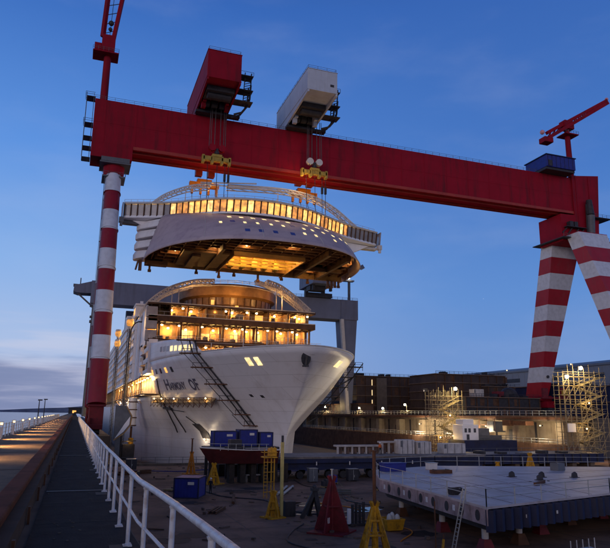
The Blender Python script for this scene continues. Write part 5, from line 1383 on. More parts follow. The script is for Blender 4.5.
# ------------------------------------------------------------------ jack stands and loose gear on the dock floor
def jack(x, y, rz, bw, h, post, pr_, m, pm, label, slots=True, solidp=False, group='steel jack stands on the dock floor'):
    t = thing('jack_stand', (x, y, -7.25), label, 'jack stand', group); z0 = -7.25
    MB().box((x, y, z0+.06), (bw, bw, .12)).build('base_plate', m, t)
    c = MB()
    for a in range(4):
        dx, dy = cos(a*pi/2), sin(a*pi/2)
        def P(r, z, s): return (x+dx*r-dy*s, y+dy*r+dx*s, z0+z)
        th = .05
        if solidp: polys = [[(.1, .12), (bw*.5, .12), (bw*.48, .35), (.2, h), (.1, h)]]
        else: polys = [[(bw*.5, .12), (bw*.5-.34, .12), (.10, h*.93), (.10, h), (.26, h)], [(.10, .12), (.24, .12), (.24, h*.42), (.10, h*.52)]]
        for pl in polys:
            n = len(pl); vs = [P(r, z, -th) for r, z in pl]+[P(r, z, th) for r, z in pl]
            c.add(vs, [tuple(range(n-1, -1, -1)), tuple(range(n, 2*n))]+[(i, (i+1) % n, n+(i+1) % n, n+i) for i in range(n)])
    c.build('gusset', m, t)
    c = MB()   # ring braces, foot bolts and lifting eyes
    for f in ((.40, .70) if not solidp else (.5,)):
        r_b = (bw*.5-.2)*(1-f)+.2*f
        for a in range(4):
            p0_ = (x+r_b*cos(a*pi/2), y+r_b*sin(a*pi/2), z0+h*f); p1_ = (x+r_b*cos(a*pi/2+pi/2), y+r_b*sin(a*pi/2+pi/2), z0+h*f); c.bar(p0_, p1_, .05, .12)
    for a in range(4):
        for s_ in (-.2, .2): c.tube((x+bw*.42*cos(a*pi/2)-s_*sin(a*pi/2), y+bw*.42*sin(a*pi/2)+s_*cos(a*pi/2), z0+.12), (x+bw*.42*cos(a*pi/2)-s_*sin(a*pi/2), y+bw*.42*sin(a*pi/2)+s_*cos(a*pi/2), z0+.2), .05, n=6)
    c.build('brace', m, t)
    c = MB().tube((x, y, z0+.12), (x, y, z0+h), .16, n=10)
    for a in range(4): c.bar((x+.16*cos(a*pi/2), y+.16*sin(a*pi/2), z0+h-.1), (x+.34*cos(a*pi/2), y+.34*sin(a*pi/2), z0+h+.28), .12, .2)
    c.build('collar', m, t)
    MB().tube((x, y, z0+h), (x, y, z0+post), pr_, n=10).box((x, y, z0+post+.03), (pr_*3, pr_*3, .07)).build('screw_post', pm, t)
    t.rotation_euler = (0, 0, rz)
    return t
jack(19.85, 41, .5, 2.7, 3.05, 6.65, .13, YEL, RUST, 'nearest yellow jack stand with a tall dark brown post')
jack(17.5, 57, .35, 1.7, 2.0, 2.3, .1, YEL, YEL, 'small yellow jack stand beside the tall pale yellow post')
jack(17.4, 99.6, .6, 1.9, 3.0, 5.2, .12, ORANGE, RUST, 'rusty orange jack stand left of the workboat tip')
jack(17.9, 85.2, .75, 2.1, 2.4, 2.55, .12, YEL, YEL, 'yellow jack stand holding up the tip of the workboat')
jack(66, 82, .4, 2.4, 3.4, 3.7, .14, YEL, YEL, 'yellow jack stand behind the grey deck block')
jack(58.6, 80, .1, 2.8, 2.4, 2.6, .14, YEL, YEL, 'broad yellow jack stand half hidden behind the back railing of the deck block')
r_ = jack(19.95, 49, .78, 3.0, 4.0, 4.75, .07, REDST, GALV, 'big dark red pyramid jack stand with white marks', solidp=True)
c = MB()   # white painted marks on two of its gusset plates
def mk(pts, w_):
    for a, b in zip(pts, pts[1:]): c.bar(a, b, w_, .02)
bx_, by_, bz = 19.95, 49, -7.25
def on(a, r, z): return (bx_+cos(a)*r-sin(a)*-.075, by_+sin(a)*r+cos(a)*-.075, bz+z)
a0 = 0
mk([on(0, .95, 1.25), on(0, .92, .75), on(0, .70, .75), on(0, .66, 1.2)], .07); mk([on(0, .74, .55), on(0, .74, .40)], .08)
a1 = -pi/2
def on2(a, r, z): return (bx_+cos(a)*r-sin(a)*.075, by_+sin(a)*r+cos(a)*.075, bz+z)
mk([on2(-pi/2, .78, 1.3), on2(-pi/2, .72, .85)], .08); mk([on2(pi, .95, 1.2), on2(pi, .92, .8), on2(pi, .70, .8), on2(pi, .68, 1.2)], .07)
o = c.build('paint_mark', WHITE, r_)
t = thing('steel_trestle', (20.8, 56, -7.25), 'black A-shaped steel trestle between the small yellow stand and the red stand', 'trestle')
c = MB()
c.bar((21.1, 56, -4.9), (19.9, 56, -7.25), .28, .34); c.bar((21.1, 56, -4.9), (21.7, 56.1, -7.25), .34, .4); c.bar((21.1, 56, -5), (21.0, 57.3, -7.25), .28)
c.build('leg', DARK, t); MB().box((21.1, 56, -4.8), (.6, .6, .25)).ball((21.1, 56, -4.6), .2).build('head', DARK, t)
t = thing('marker_post', (18.35, 57.2, -7.25), 'tall pale yellow post with a dark tip, right of the caged ladder', 'post')
MB().bx(18.22, 18.48, 57.07, 57.33, -7.25, -.7).build('post', mat('pale_yellow', (.50, .40, .14), .6, var=.2, scale=2), t); MB().bx(18.26, 18.44, 57.1, 57.3, -.7, -.1).build('tip', DARK, t)
t = thing('caged_ladder', (21, 70, -7.25), 'yellow caged ladder tower with small top platform', 'ladder')
c = MB()
for x in (20.35, 20.75): c.bar((x, 70, -7.25), (x, 70, -2.0), .06)
for x in (21.25, 21.6): c.bar((x, 70.2, -7.25), (x, 70.2, -1.8), .12)
for k in range(14): c.bar((20.35, 70, -7+k*.36), (20.75, 70, -7+k*.36), .04)
for k in range(5): c.bar((20.3, 70, -6.6+k*1.05), (21.6, 70.2, -6.6+k*1.05), .07)
c.build('frame', YEL, t); MB().bx(20.2, 21.75, 69.5, 70.9, -2.95, -2.83).bx(20.2, 21.75, 69.5, 69.56, -2.4, -2.34).bx(20.2, 20.26, 69.5, 70.9, -2.4, -2.34).bx(20.95, 21.7, 69.7, 70.6, -2.8, -1.9).build('platform', YEL, t)
t = thing('work_table', (24.2, 87.6, -7.25), 'pale grey trestle table beside the caged ladder', 'table')
MB().bx(22.6, 25.6, 86.2, 87, -6.35, -6.25).build('top', PALE, t); c = MB()
for x in (22.7, 25.5): c.bar((x, 86.3, -7.25), (x, 86.3, -6.35), .08); c.bar((x, 86.9, -7.25), (x, 86.9, -6.35), .08)
c.each('leg', PALE, t)
crate(18.75, 19.75, 57.2, 58.2, -7.25, -5.95, 'dark box behind the small yellow jack stand', m=DARK, cat='box', name='tool_box')
t = thing('yellow_skip', (25, 48.4, -7.25), 'yellow skip on the dock floor holding white bags', 'skip')
c = MB(); b = [(24.35, 47.9), (25.65, 47.9), (25.65, 49.2), (24.35, 49.2)]; tp = [(24.2, 47.75), (25.8, 47.75), (25.8, 49.35), (24.2, 49.35)]
c.grid([[(x, y, -7.15) for x, y in b], [(x, y, -6.35) for x, y in tp]], True); c.add([(x, y, -7.15) for x, y in b], [(0, 1, 2, 3)])
c.build('tub', YEL, t, solid=.06); MB().barpath([(x, y, -6.35) for x, y in tp+tp[:1]], .1).build('rim', YEL, t)
rnd = random.Random(8)
for i, (x, y, h) in enumerate(((24.65, 48.2, .95), (25.05, 48.5, 1.1), (25.4, 48.3, .8))):
    t = tag(MB().ball((x, y, -6.35), .24, 9, 7, h*2.0).build('sack', PALE, None, smooth=True), ('left', 'middle', 'right')[i]+' one of three pale sacks standing in the yellow skip', 'sack', 'sacks in the yellow skip')
t = thing('gas_bottle_rack', (21.6, 53, -7.25), 'dark rack of upright bottles with one white cylinder, left of the yellow skip', 'rack')
c = MB()
for k in range(4): c.tube((22.9+k*.34, 51.6, -7.1), (22.9+k*.34, 51.6, -5.6+.2*(k % 2)), .13, n=10)
c.each('bottle', DARK, t); MB().tube((22.5, 51.4, -7.1), (22.5, 51.4, -5.9), .17, n=10).build('white_bottle', WHITE, t); MB().bx(22.2, 24.2, 51.2, 52, -7.25, -7.1).bar((22.2, 52, -6.3), (24.2, 52, -6.3), .07).build('frame', DARK, t)
rnd = random.Random(21)
for i, (x, y, rz, what) in enumerate(((31, 78, .2, 'far pallet with a dark load below the transporter'), (36.5, 74, .5, 'pallet with a low dark load before the transporter, right of the red stand'), (8.5, 92, .1, 'pallet of dark boxes near the quay wall beyond the single blue container'), (33.5, 82, .8, 'pallet with blue drums under the transporter edge'))):
    t = thing('loaded_pallet', (x, y, -7.25), what, 'pallet', 'loaded pallets on the dock floor')
    c = MB()
    for k in range(5): c.box((x, y-.48+k*.24, -7.07), (1.3, .14, .04))
    for k in (-.5, 0, .5): c.box((x+k, y, -7.17), (.12, 1.1, .14))
    c.build('pallet', PLANK, t)
    c = MB()
    if i == 3:
        for a in (-.32, .32):
            for b in (-.25, .25): c.tube((x+a, y+b, -7.04), (x+a, y+b, -6.1), .24, n=12)
        c.each('drum', BLUE, t)
    else:
        for k in range(3): c.box((x-.4+k*.4, y, -7.04+.3+.1*k), (.36, .8, .6+.2*k))
        c.each('load', DARK, t)
t = thing('keel_blocks', (24, 87, -7.25), 'dark row of timber keel blocks under the workboat and trestle platform', 'blocks')
c = MB()
for k in range(6): c.box((20.4+k*1.5, 86.2, -6.0), (.7, 1.6, 2.45)); c.box((19.8+k*1.5, 95+(k % 2), -6.4), (1.1, 1.2, 1.7))
c.each('block', mat('dark_timber', (.035, .026, .022), .9, var=.4, scale=2), t)
t = thing('pit_kerb', (50, 117, -7.25), 'low dark kerb with posts and chains along the edge of the deep dock', 'kerb')
MB().bx(1.1, 106, 116.3, 117, -7.25, -6.9).build('kerb', CONCD, t)
c = MB()
for k in range(44): c.bar((2+k*2.4, 116.5, -6.9), (2+k*2.4, 116.5, -5.8), .08)
for z in (-6.3, -5.85): c.pipe([(2, 116.5, z), (105, 116.5, z)], .03, 4)
c.build('railing', DGREY, t)

# ------------------------------------------------------------------ the grey deck block in the right foreground
t = thing('deck_block', (45, 52, -7.25), 'large flat grey deck block on supports with railings in the right foreground', 'ship section')
A, L1, L2, C1, D1, E1, F1 = (26.2, 37.2), (27.9, 56.5), (31.3, 64.9), (41.3, 68.6), (62.2, 62.7), (66, 47), (40.9, 41.4)
poly = [A, F1, E1, D1, C1, L2, L1]
MB().prism([(x, y, -4.16) for x, y in poly], (0, 0, .16)).build('deck_plate', DECKM, t)
c = MB()   # weld lines on the plating
for f in (.2, .42, .66, .85):
    a = Vector((A[0]+(F1[0]-A[0])*f, A[1]+(F1[1]-A[1])*f, -3.996)); b = Vector((L1[0]+(C1[0]-L1[0])*f*1.2, L1[1]+.9*f, -3.996)); c.bar(a+Vector((0, .3, 0)), b-Vector((0, .4, 0)), .06, .01)
c.bar((27.6, 47, -3.996), (56, 54.5, -3.996), .09, .012); c.bar((28.2, 55, -3.996), (60, 59, -3.996), .06, .01)
c.build('weld_seam', RUST, t)
# side plate with oval lightening holes
n_ = Vector((L1[0]-A[0], L1[1]-A[1], 0)); ln = n_.length; n_.normalize(); out_ = Vector((-n_.y, n_.x, 0))
a3 = Vector((A[0], A[1], 0))
MB().prism([tuple(a3+Vector((0, 0, -4.161))), tuple(a3+n_*ln+Vector((0, 0, -4.161))), tuple(a3+n_*ln+Vector((0, 0, -5.2))), tuple(a3+Vector((0, 0, -5.2)))], tuple(out_*-.12)).build('side_plate', SIDEM, t)
MB().prism([(L1[0], L1[1], -4.161), (L2[0], L2[1], -4.161), (L2[0], L2[1], -5.2), (L1[0], L1[1], -5.2)], (.1, -.05, 0)).build('side_plate', SIDEM, t)
c = MB(); c2 = MB()
for k in range(8):
    ctr = a3+n_*(1.2+k*2.25)+out_*.02+Vector((0, 0, -4.68)); w_, h_ = (.30, .36)
    pts = [ctr+n_*w_*cos(2*pi*j/14)+Vector((0, 0, h_*sin(2*pi*j/14))) for j in range(14)]
    c.prism(pts, tuple(out_*.012))
    if k % 2: q = a3+n_*(2.3+k*2.25)+Vector((0, 0, -4.66)); c2.prism([q+out_*.02-n_*.2+Vector((0, 0, -.2)), q+out_*.02+n_*.2+Vector((0, 0, -.2)), q+out_*.02+n_*.2+Vector((0, 0, .2)), q+out_*.02-n_*.2+Vector((0, 0, .2))], tuple(out_*.01))
c.each('oval_hole', DARK, t); c2.each('chalk_mark', mat('chalk_white', (.6, .58, .62), .8, var=.3, scale=6), t)
def ribs(p, q, z0, z1, step, m):
    c = MB(); p, q = Vector(p), Vector(q); d = (q-p); n = int(d.length/step); u = d.normalized(); o_ = Vector((u.y, -u.x, 0))
    prof = []
    for k in range(n*4+1):
        prof.append(p+u*(k*step/4)+o_*(.30 if k % 4 in (1, 2) else -.12))
    c.grid([[v+Vector((0, 0, z)) for v in prof] for z in (z0, z1)]); return c.build('corrugated_side', m, t, solid=.03)
ribs((A[0], A[1], 0), (F1[0], F1[1], 0), -5.6, -4.2, .95, BLUED); ribs((F1[0], F1[1], 0), (E1[0], E1[1], 0), -5.6, -4.2, .95, BLUED)
c = MB()
u_ = (Vector((F1[0], F1[1], 0))-Vector((A[0], A[1], 0))).normalized()
for k in (1.4, 4.0, 5.2, 7.6, 10.9): 
    q = Vector((A[0], A[1], -4.85))+u_*k+Vector((u_.y, -u_.x, 0))*.2; c.box(tuple(q), (.18, .04, .22), math.atan2(u_.y, u_.x))
c.each('tag_plate', PALE, t)
MB().prism([(x, y, -5.7) for x, y in ((27.0, 38.2), (40.9, 42.2), (65, 47.4), (61.5, 62), (41.3, 67.8), (31.8, 64.2), (28.6, 56.3))], (0, 0, 1.5)).build('under_structure', DARK, t)
for (x0, y0), (x1, y1), nm in ((A, L1, 0), (A, F1, 0), (F1, E1, 0), (L1, L2, 0), (L2, C1, 0), (C1, D1, 0), (D1, E1, 0)):
    c = MB(); L_2 = math.hypot(x1-x0, y1-y0); n = max(2, int(L_2/2.6))
    for k in range(n+1):
        x, y = x0+(x1-x0)*k/n, y0+(y1-y0)*k/n; c.bar((x, y, -4), (x, y, -2.85), .055)
    for zz in (-3.42, -2.88): c.pipe([(x0, y0, zz), (x1, y1, zz)], .026, 5)
    c.build('railing', GALV, t)
for i, (x, y) in enumerate(((27.8, 39.8), (31.6, 41), (28.8, 47), (29.4, 55), (36, 44), (41.5, 47), (47, 49), (55, 52), (58, 60), (44, 60))):
    MB().tube((x, y, -6.5), (x, y, -5.7), .24, n=12).build('prop', PALE, t)
    MB().add([(x-.5, y-.5, -7.25), (x+.5, y-.5, -7.25), (x+.5, y+.5, -7.25), (x-.5, y+.5, -7.25), (x-.28, y-.28, -6.5), (x+.28, y-.28, -6.5), (x+.28, y+.28, -6.5), (x-.28, y+.28, -6.5)], [(3, 2, 1, 0), (4, 5, 6, 7), (0, 1, 5, 4), (1, 2, 6, 5), (2, 3, 7, 6), (3, 0, 4, 7)]).build('prop_foot', RUST if i % 2 else REDST, t)
t = thing('aluminium_ladder', (26.2, 41, -7.25), 'pale aluminium ladder leaning against the left side of the deck block', 'ladder')
p, q = Vector((26.45, 40.6, -7.25)), Vector((26.72, 41.6, -3.0)); sx = Vector((.10, .26, 0)).normalized()*.0+Vector((.22, .06, 0))
p, q = Vector((25.5, 40.3, -7.25)), Vector((26.15, 39.6, -3.1))
c = MB().bar(p-Vector((.0, .2, 0)), q-Vector((0, .2, 0)), .07).bar(p+Vector((0, .2, 0)), q+Vector((0, .2, 0)), .07)
c.build('side_rail', GALV, t); c = MB()
for k in range(15): f = (k+.5)/15; r = p.lerp(q, f); c.bar(r-Vector((0, .2, 0)), r+Vector((0, .2, 0)), .045)
c.build('rung', GALV, t)
for i, (x, y, sx_, sy_, hh, m_, lab) in enumerate(((36.5, 59.5, 2.2, .9, .35, RUST, 'flat rusty plate stack on the deck block behind the ladder'), (52, 60, 1.4, 1.0, .8, DGREY, 'grey welding set far back on the deck block'), (39.5, 48, 2.8, .25, .25, RUST, 'rusty steel angle lying across the front of the deck block'), (57.5, 51, 1.0, .8, .7, YEL, 'small yellow generator on the right of the deck block'))):
    t = thing('deck_gear', (x, y, -4), lab, 'gear', 'gear left on the deck block')
    MB().box((x, y, -3.99+hh/2), (sx_, sy_, hh), .3*i).build('body', m_, t, bevel=.02)
    c = MB()
    for s_ in (-.35, .35): c.box((x+s_*sx_, y, -3.97+hh), (.1, sy_*.8, .06), .3*i)
    c.each('strap', DARK, t)
t = thing('blue_tool_chest', (32.6, 63, -4), 'blue chest on the far left corner of the deck block', 'chest')
MB().bx(31.4, 34, 62.4, 63.6, -4, -3.2).build('body', BLUE, t, bevel=.05); MB().bx(31.35, 34.05, 62.35, 63.65, -3.2, -3.12).build('lid', BLUE, t)
t = thing('grey_tool_chest', (38, 63.8, -4), 'small grey box on the back edge of the deck block right of the blue chest', 'chest')
MB().bx(37.4, 38.5, 63.4, 64.2, -4, -3.3).build('body', PALE, t, bevel=.05); MB().bx(37.35, 38.55, 63.35, 64.25, -3.3, -3.24).build('lid', GALV, t)
t = thing('cable_heap', (27.7, 43.4, -4), 'black heap of cable on the deck block edge beside the ladder', 'cable')
c = MB(); rnd = random.Random(2)
for k in range(7): a = [2*pi*j/12 for j in range(13)]; r = .34+.05*k; c.pipe([(27.75+r*cos(j)+.04*k, 43.6+r*sin(j), -3.95+.06*k+.05*sin(3*j+k)) for j in a], .05, 5)
c.build('coil', DARK, t); MB().bx(27.5, 28.0, 43.4, 43.9, -4, -3.5).build('reel', DARK, t)
for i, (x, y, what) in enumerate(((41.6, 54.6, 'left dark steel lug on the deck plating'), (42.2, 51.2, 'low dark steel lug on the deck plating nearest the front railing'), (44.4, 53.6, 'middle dark steel lug on the deck plating'), (47.6, 52.6, 'right dark steel lug tilted on the deck plating'))):
    t = thing('lifting_lug', (x, y, -4), what, 'lug', 'dark lugs on the deck block')
    MB().bx(x-.4, x+.4, y-.3, y+.3, -4, -3.95).build('base', DARK, t); MB().prism([(x-.32, y-.1, -3.95), (x+.32, y-.1, -3.95), (x+.26, y-.1, -3.6), (x+.05, y-.1, -3.45), (x-.26, y-.1, -3.6)], (0, .2, 0)).build('plate', DARK, t)
t = thing('pipe_pallet', (33.4, 36.6, -7.25), 'low pallet of pale pipes with short upright posts under the front of the deck block', 'pallet')
c = MB()
for k in range(6): c.tube((31.6+.04*k, 36+.17*k, -7.02), (34.6+.04*k, 36.6+.17*k, -7.02), .08, n=8)
c.build('pipe', GALV, t); c = MB()
for k in range(5): c.bar((31.9+k*.62, 36.1+k*.12, -7.0), (31.9+k*.62, 36.1+k*.12, -6.2), .05)
c.each('post', PALE, t); MB().box((33.2, 36.6, -7.17), (3.3, 1.3, .1), .2).build('skid', PLANK, t)
t = thing('rusty_rods', (25.6, 36.9, -7.25), 'thin rusty rods with a yellow foot standing before the ladder', 'rod')
c = MB(); c.bar((24.3, 40.6, -7.25), (24.3, 40.6, -4.0), .07); c.bar((23.6, 38.4, -7.25), (23.9, 38.9, -5.9), .1); c.build('rod', RUST, t); MB().bar((23.4, 38.4, -7.25), (23.65, 38.5, -6.1), .12).box((24.3, 40.6, -7.2), (.4, .4, .1)).build('foot', YEL, t)

# ------------------------------------------------------------------ far end of the jetty
t = thing('gatehouse', (0, 560, 0), 'small dark gatehouse with lit front far away at the end of the walkway', 'building')
MB().bx(-5, 7, 560, 568, 0, 4.4).build('wall', DARK, t); MB().bx(-5.6, 7.6, 559.4, 568.6, 4.4, 5).build('roof', DARK, t); MB().bx(-2, 1, 559.9, 559.99, .6, 2.6).build('window', WIN, t)
tag(MB().bx(-.6, 1.0, 545, 546, 0, 1.4).build('end_barrier', RUST), 'rusty barrier plate closing the far end of the walkway', 'barrier')

# ------------------------------------------------------------------ people
CLOTH = mat('dark_workwear', (.018, .02, .03), .85, var=.3, scale=4); SKIN = mat('skin', (.42, .25, .18), .6, var=.1, scale=5)
HIVIS = mat('hi_vis_orange', (.65, .13, .02), .8, var=.15, scale=5); HELM = mat('helmet_white', (.7, .7, .7), .35, var=.05)
def person(x, y, z, rz, label, top, legs_apart=.12, arm=.1):
    P = {'pel': (0, 0, .95), 'wst': (0, 0, 1.10), 'chs': (0, .01, 1.32), 'nek': (0, .01, 1.48), 'hd0': (0, -.01, 1.55), 'hd1': (0, -.02, 1.66), 'hd2': (0, -.01, 1.74)}
    E_ = [('pel', 'wst'), ('wst', 'chs'), ('chs', 'nek'), ('nek', 'hd0'), ('hd0', 'hd1'), ('hd1', 'hd2')]
    Rr = {'pel': (.15, .11), 'wst': (.14, .10), 'chs': (.17, .11), 'nek': (.055, .055), 'hd0': (.075, .085), 'hd1': (.078, .095), 'hd2': (.055, .07)}
    for s, k in ((-1, 'l'), (1, 'r')):
        P.update({'hip'+k: (s*.09, 0, .88), 'kne'+k: (s*legs_apart, -.02-.06*s, .49), 'ank'+k: (s*legs_apart*1.1, .02, .09), 'toe'+k: (s*legs_apart*1.2, -.16, .04),
                  'sho'+k: (s*.19, .01, 1.40), 'elb'+k: (s*.26, .04, 1.12), 'wri'+k: (s*(.25+arm), -.10, .90)})
        E_ += [('pel', 'hip'+k), ('hip'+k, 'kne'+k), ('kne'+k, 'ank'+k), ('ank'+k, 'toe'+k), ('chs', 'sho'+k), ('sho'+k, 'elb'+k), ('elb'+k, 'wri'+k)]
        Rr.update({'hip'+k: (.10, .10), 'kne'+k: (.068, .068), 'ank'+k: (.05, .05), 'toe'+k: (.045, .035), 'sho'+k: (.075, .075), 'elb'+k: (.05, .05), 'wri'+k: (.035, .03)})
    nm = list(P); me = bpy.data.meshes.new('body'); me.from_pydata([P[n] for n in nm], [(nm.index(a), nm.index(b)) for a, b in E_], [])
    o = bpy.data.objects.new('body', me); COL.objects.link(o)
    m = o.modifiers.new('skin', 'SKIN'); sv = me.skin_vertices[0].data
    for i, n in enumerate(nm): sv[i].radius = Rr[n]; sv[i].use_root = (n == 'pel')
    sub = o.modifiers.new('sub', 'SUBSURF'); sub.levels = 1; sub.render_levels = 1
    dg = bpy.context.evaluated_depsgraph_get(); nme = bpy.data.meshes.new_from_object(o.evaluated_get(dg)); bpy.data.objects.remove(o)
    bm = bmesh.new(); bm.from_mesh(nme)
    tmp = MB()
    for s, k in ((-1, 'l'), (1, 'r')):
        wv = Vector(P['wri'+k]); d = Vector((s*.02, -.05, -.09))
        for f in range(4):
            a = wv+d*.75+Vector((0, (f-1.5)*.02, 0)); tmp.tube(a, a+Vector((0, -.01, -.045)), .009, .008, 5); tmp.tube(a+Vector((0, -.01, -.045)), a+Vector((-s*.012, -.015, -.075+.008*abs(f-1.2))), .008, .006, 5)
        tmp.tube(wv+d*.4, wv+d*.5+Vector((-s*.03, -.03, -.04)), .011, .008, 5); tmp.tube(wv, wv+d*.85, .032, .03, 7)
    tmp.tube((0, -.09, 1.66), (0, -.125, 1.635), .012, .016, 5)
    b2 = bpy.data.meshes.new('x'); b2.from_pydata(tmp.v, [], tmp.f); bm.from_mesh(b2)
    bm.to_mesh(nme); nme.materials.clear()
    for mm in (CLOTH, SKIN, top): nme.materials.append(mm)
    for p in nme.polygons:
        c = p.center; p.use_smooth = True
        p.material_index = 1 if (c.z > 1.47 or (abs(c.x) > .2 and c.z < .93 and c.z > .6)) else (2 if c.z > .98 else 0)
    t = thing('person', (x, y, z), label, 'person')
    b = bpy.data.objects.new('body', nme); COL.objects.link(b); b.parent = t
    hl = MB().ball((0, .0, 1.70), .125, 12, 8, .85).box((0, -.13, 1.68), (.16, .10, .02)).build('helmet', HELM, None, smooth=True); hl.parent = t
    t.rotation_euler = (0, 0, rz); return t
person(15.5, 75.2, -7.25, 2.4, 'person in dark workwear and white helmet standing on the dock floor near the workboat', CLOTH)
person(45.2, 91.2, -4.07, .3, 'person in an orange jacket and white helmet standing on the transporter', HIVIS)

# ------------------------------------------------------------------ clutter that makes the yard a yard
s = MB()
for k in range(12): s.bx(1.1, 106, 20+k*8.1, 20.07+k*8.1, -7.249, -7.243)
for k in range(13): s.bx(6+k*7.9, 6.07+k*7.9, 0, 116.2, -7.248, -7.242)
tag(s.build('floor_joints', DARK), kind='structure')
rnd = random.Random(31)
s = MB()
for k in range(26):
    x, y = rnd.uniform(4, 30), rnd.uniform(34, 112); n = 11; a0 = rnd.uniform(0, 6); R_ = rnd.uniform(.5, 2.4)
    s.prism([(x+R_*rnd.uniform(.6, 1.1)*cos(a0+2*pi*j/n), y+.8*R_*rnd.uniform(.6, 1.1)*sin(a0+2*pi*j/n), -7.2385+k*.0001) for j in range(n)], (0, 0, .001))
tag(s.build('floor_stains', mat('oil_stain', (.035, .022, .02), .75, var=.5, scale=3)), kind='structure')
s = MB()
for k in range(170):
    x, y = rnd.uniform(3, 33), rnd.uniform(36, 114); a = rnd.uniform(0, 3.1); q = rnd.random()
    if q < .4: s.box((x, y, -7.19), (rnd.uniform(.2, 1.6), rnd.uniform(.05, .16), .1), a)
    elif q < .8: s.box((x, y, -7.22), (rnd.uniform(.15, .7), rnd.uniform(.1, .5), .05), a)
    else: s.box((x, y, -7.12), (rnd.uniform(.15, .4), rnd.uniform(.15, .4), rnd.uniform(.15, .3)), a)
tag(s.build('loose_scrap', mat('scrap_mix', (.10, .07, .06), .8, var=.7, scale=.9)), 'loose scrap timber and steel offcuts scattered over the dock floor', 'scrap', kind='stuff')
def hose(pts, r, m, label):
    tag(MB().pipe(curve(pts, 8), r, 6).build('hose', m, None, smooth=True), label, 'hose', 'hoses on the dock floor')
hose([(12, 82, -7.19), (15, 78, -7.19), (16.5, 72, -7.19), (20, 68, -7.19), (19.4, 62, -7.19), (22, 57.5, -7.19)], .06, DARK, 'black hose winding from the single blue container to the black trestle')
hose([(24, 66, -7.19), (27, 60, -7.19), (25, 54, -7.19), (26.4, 48, -7.19), (23.4, 44, -7.19)], .05, ORANGE, 'orange hose snaking past the yellow skip')
hose([(8, 108, -7.19), (16, 104, -7.19), (22, 106, -7.19), (32, 101, -7.19), (44, 104, -7.19)], .07, BLUE, 'blue hose lying across the floor behind the workboat')
def beams(x, y, rz, n, ln, m, label):
    t = thing('steel_beams', (x, y, -7.25), label, 'beams', 'stacks of steel beams on the dock floor')
    for k in range(n):
        z = -7.12+.30*(k//3); yy = y-.35+.35*(k % 3)
        MB().box((x, yy, z+.11), (ln, .2, .03)).box((x, yy, z-.10), (ln, .2, .03)).box((x, yy, z), (ln, .03, .19)).build('beam', m, t)
    t.rotation_euler = (0, 0, rz)
beams(9.2, 101, .5, 5, 5.5, RUST, 'rusty stack of steel beams by the quay wall far behind the single blue container')
beams(29.5, 72, -.4, 4, 4.2, DGREY, 'grey stack of steel beams in the middle of the floor before the transporter')
beams(13.5, 62, 1.1, 3, 3.6, RUST, 'short row of rusty beams between the handrail and the small yellow stand')
for i, (x, y, rz, lab) in enumerate(((26, 69, .3, 'empty timber pallet before the grey beam stack'), (11.5, 79.5, .9, 'empty timber pallet beside the single blue container'), (24.6, 60.5, 1.2, 'empty timber pallet beside the black trestle'))):
    t = thing('timber_pallet', (x, y, -7.25), lab, 'pallet', 'empty pallets on the dock floor')
    c = MB()
    for k in range(6): c.box((x, y-.5+k*.2, -7.08), (1.2, .12, .03))
    c.each('slat', PLANK, t); c = MB()
    for k in (-.5, 0, .5): c.box((x+k, y, -7.17), (.1, 1.1, .13))
    c.each('bearer', PLANK, t); t.rotation_euler = (0, 0, rz)
# gear on the far quay
crate(131, 135, 190, 193, 8.55, 11.2, 'white cabin standing on the low black ship block', cat='cabin', name='site_cabin')
crate(140.5, 143.5, 190, 193, 8.55, 10.6, 'dark red cabin standing on the low black ship block', m=REDST, cat='cabin', name='site_cabin')
t = thing('tank_dome', (150, 196, 8.4), 'dark dome on the low black ship block beside the striped leg', 'tank')
MB().ball((150, 196, 9), 3.4, 16, 10).build('shell', DARK, t, smooth=True); MB().tube((150, 196, 11.8), (150, 196, 13.4), .3, n=8).build('vent', DGREY, t)

t = thing('hull_section', (76, 104, -7.25), 'long low dark hull section lying behind the deck block before the scaffolds', 'ship section')
MB().bx(54, 98, 100, 109, -6.6, -4.9).build('shell', BLUED, t)
c = MB()
for k in range(22): c.bx(54.3+k*2, 54.5+k*2, 99.8, 99.99, -6.5, -5)
c.build('side_ribs', DARK, t)
c = MB()
for k in range(9): c.bx(56+k*4.7, 57.4+k*4.7, 101, 103, -4.89, -4.3-.25*(k % 3))
c.each('deck_box', DARK, t)
c = MB()
for k in range(10): c.box((56+k*4.4, 102, -6.93), (1, 3, .64))
c.each('keel_support', CONCD, t)
catwalk(t, [(54, 100), (98, 100)], -4.9, step=2.6, r=.035)

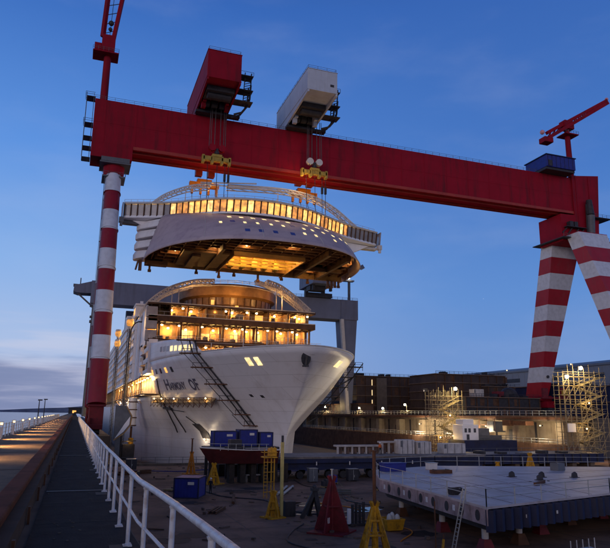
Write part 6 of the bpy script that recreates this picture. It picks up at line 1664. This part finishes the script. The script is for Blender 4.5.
rnd = random.Random(77)
spots = [(31.5, 84.5, 'grey', 'tall grey cabinet under the left end of the transporter edge'), (44, 84.6, 'rust', 'rusty skip shaped bin before the middle of the transporter'), (48.6, 82, 'blue', 'blue cabinet before the right half of the transporter'), (37.6, 84.8, 'dark', 'dark cabinet before the transporter between the bins'), (52.5, 85, 'grey', 'grey cabinet near the right end of the transporter'), (9.4, 110, 'dark', 'dark cabinet on the kerb near the quay wall'), (30, 113, 'rust', 'rusty bin on the kerb under the ship bow'), (38, 112, 'grey', 'grey cabinet on the kerb under the ship stem')]
for x, y, kind_, lab in spots:
    m_ = {'grey': DGREY, 'rust': RUST, 'blue': BLUED, 'dark': DARK}[kind_]; h_ = rnd.uniform(1.1, 1.9); w_ = rnd.uniform(1.0, 1.8)
    t = thing('site_cabinet', (x, y, -7.25), lab, 'cabinet', 'cabinets and bins round the dock floor')
    MB().bx(x-w_/2, x+w_/2, y-.5, y+.5, -7.15, -7.15+h_).build('body', m_, t, bevel=.03)
    c = MB().bx(x-.02, x+.02, y-.52, y-.502, -7.05, -7.25+h_); c.bx(x+.08, x+.14, y-.56, y-.502, -6.7, -6.4); c.bx(x-w_/2-.03, x+w_/2+.03, y-.53, y+.53, -7.15+h_, -7.1+h_)
    c.build('door_trim', GALV, t)
    MB().bx(x-w_/2+.1, x-w_/2+.25, y-.45, y+.45, -7.25, -7.151).bx(x+w_/2-.25, x+w_/2-.1, y-.45, y+.45, -7.25, -7.151).each('skid', DARK, t)
for i, (x0, y0, x1, y1, lab) in enumerate(((22.6, 72, 26, 79, 'long grey pipe lying before the caged ladder'), (23.3, 72, 26.8, 79, 'second long grey pipe, right of the first before the caged ladder'), (33, 58, 36, 66, 'rusty pipe lying left of the deck block far corner'), (16, 66, 17.5, 72, 'short pipe lying between the caged ladder and the handrail'))):
    tag(MB().tube((x0, y0, -7.08), (x1, y1, -7.08), .16, n=12).build('steel_pipe', RUST if i > 1 else GALV, None, smooth=True), lab, 'pipe', 'pipes lying on the dock floor')
hose([(19, 53, -7.19), (17, 50, -7.19), (15.4, 46, -7.19), (16.6, 41, -7.19), (14, 36, -7.19)], .045, DARK, 'thin black cable running toward the camera left of the red stand')
hose([(30, 88, -7.19), (29, 80, -7.19), (31, 74, -7.19), (28.6, 66, -7.19), (30, 60, -7.19)], .055, DARK, 'black cable running from the transporter to the deck block')
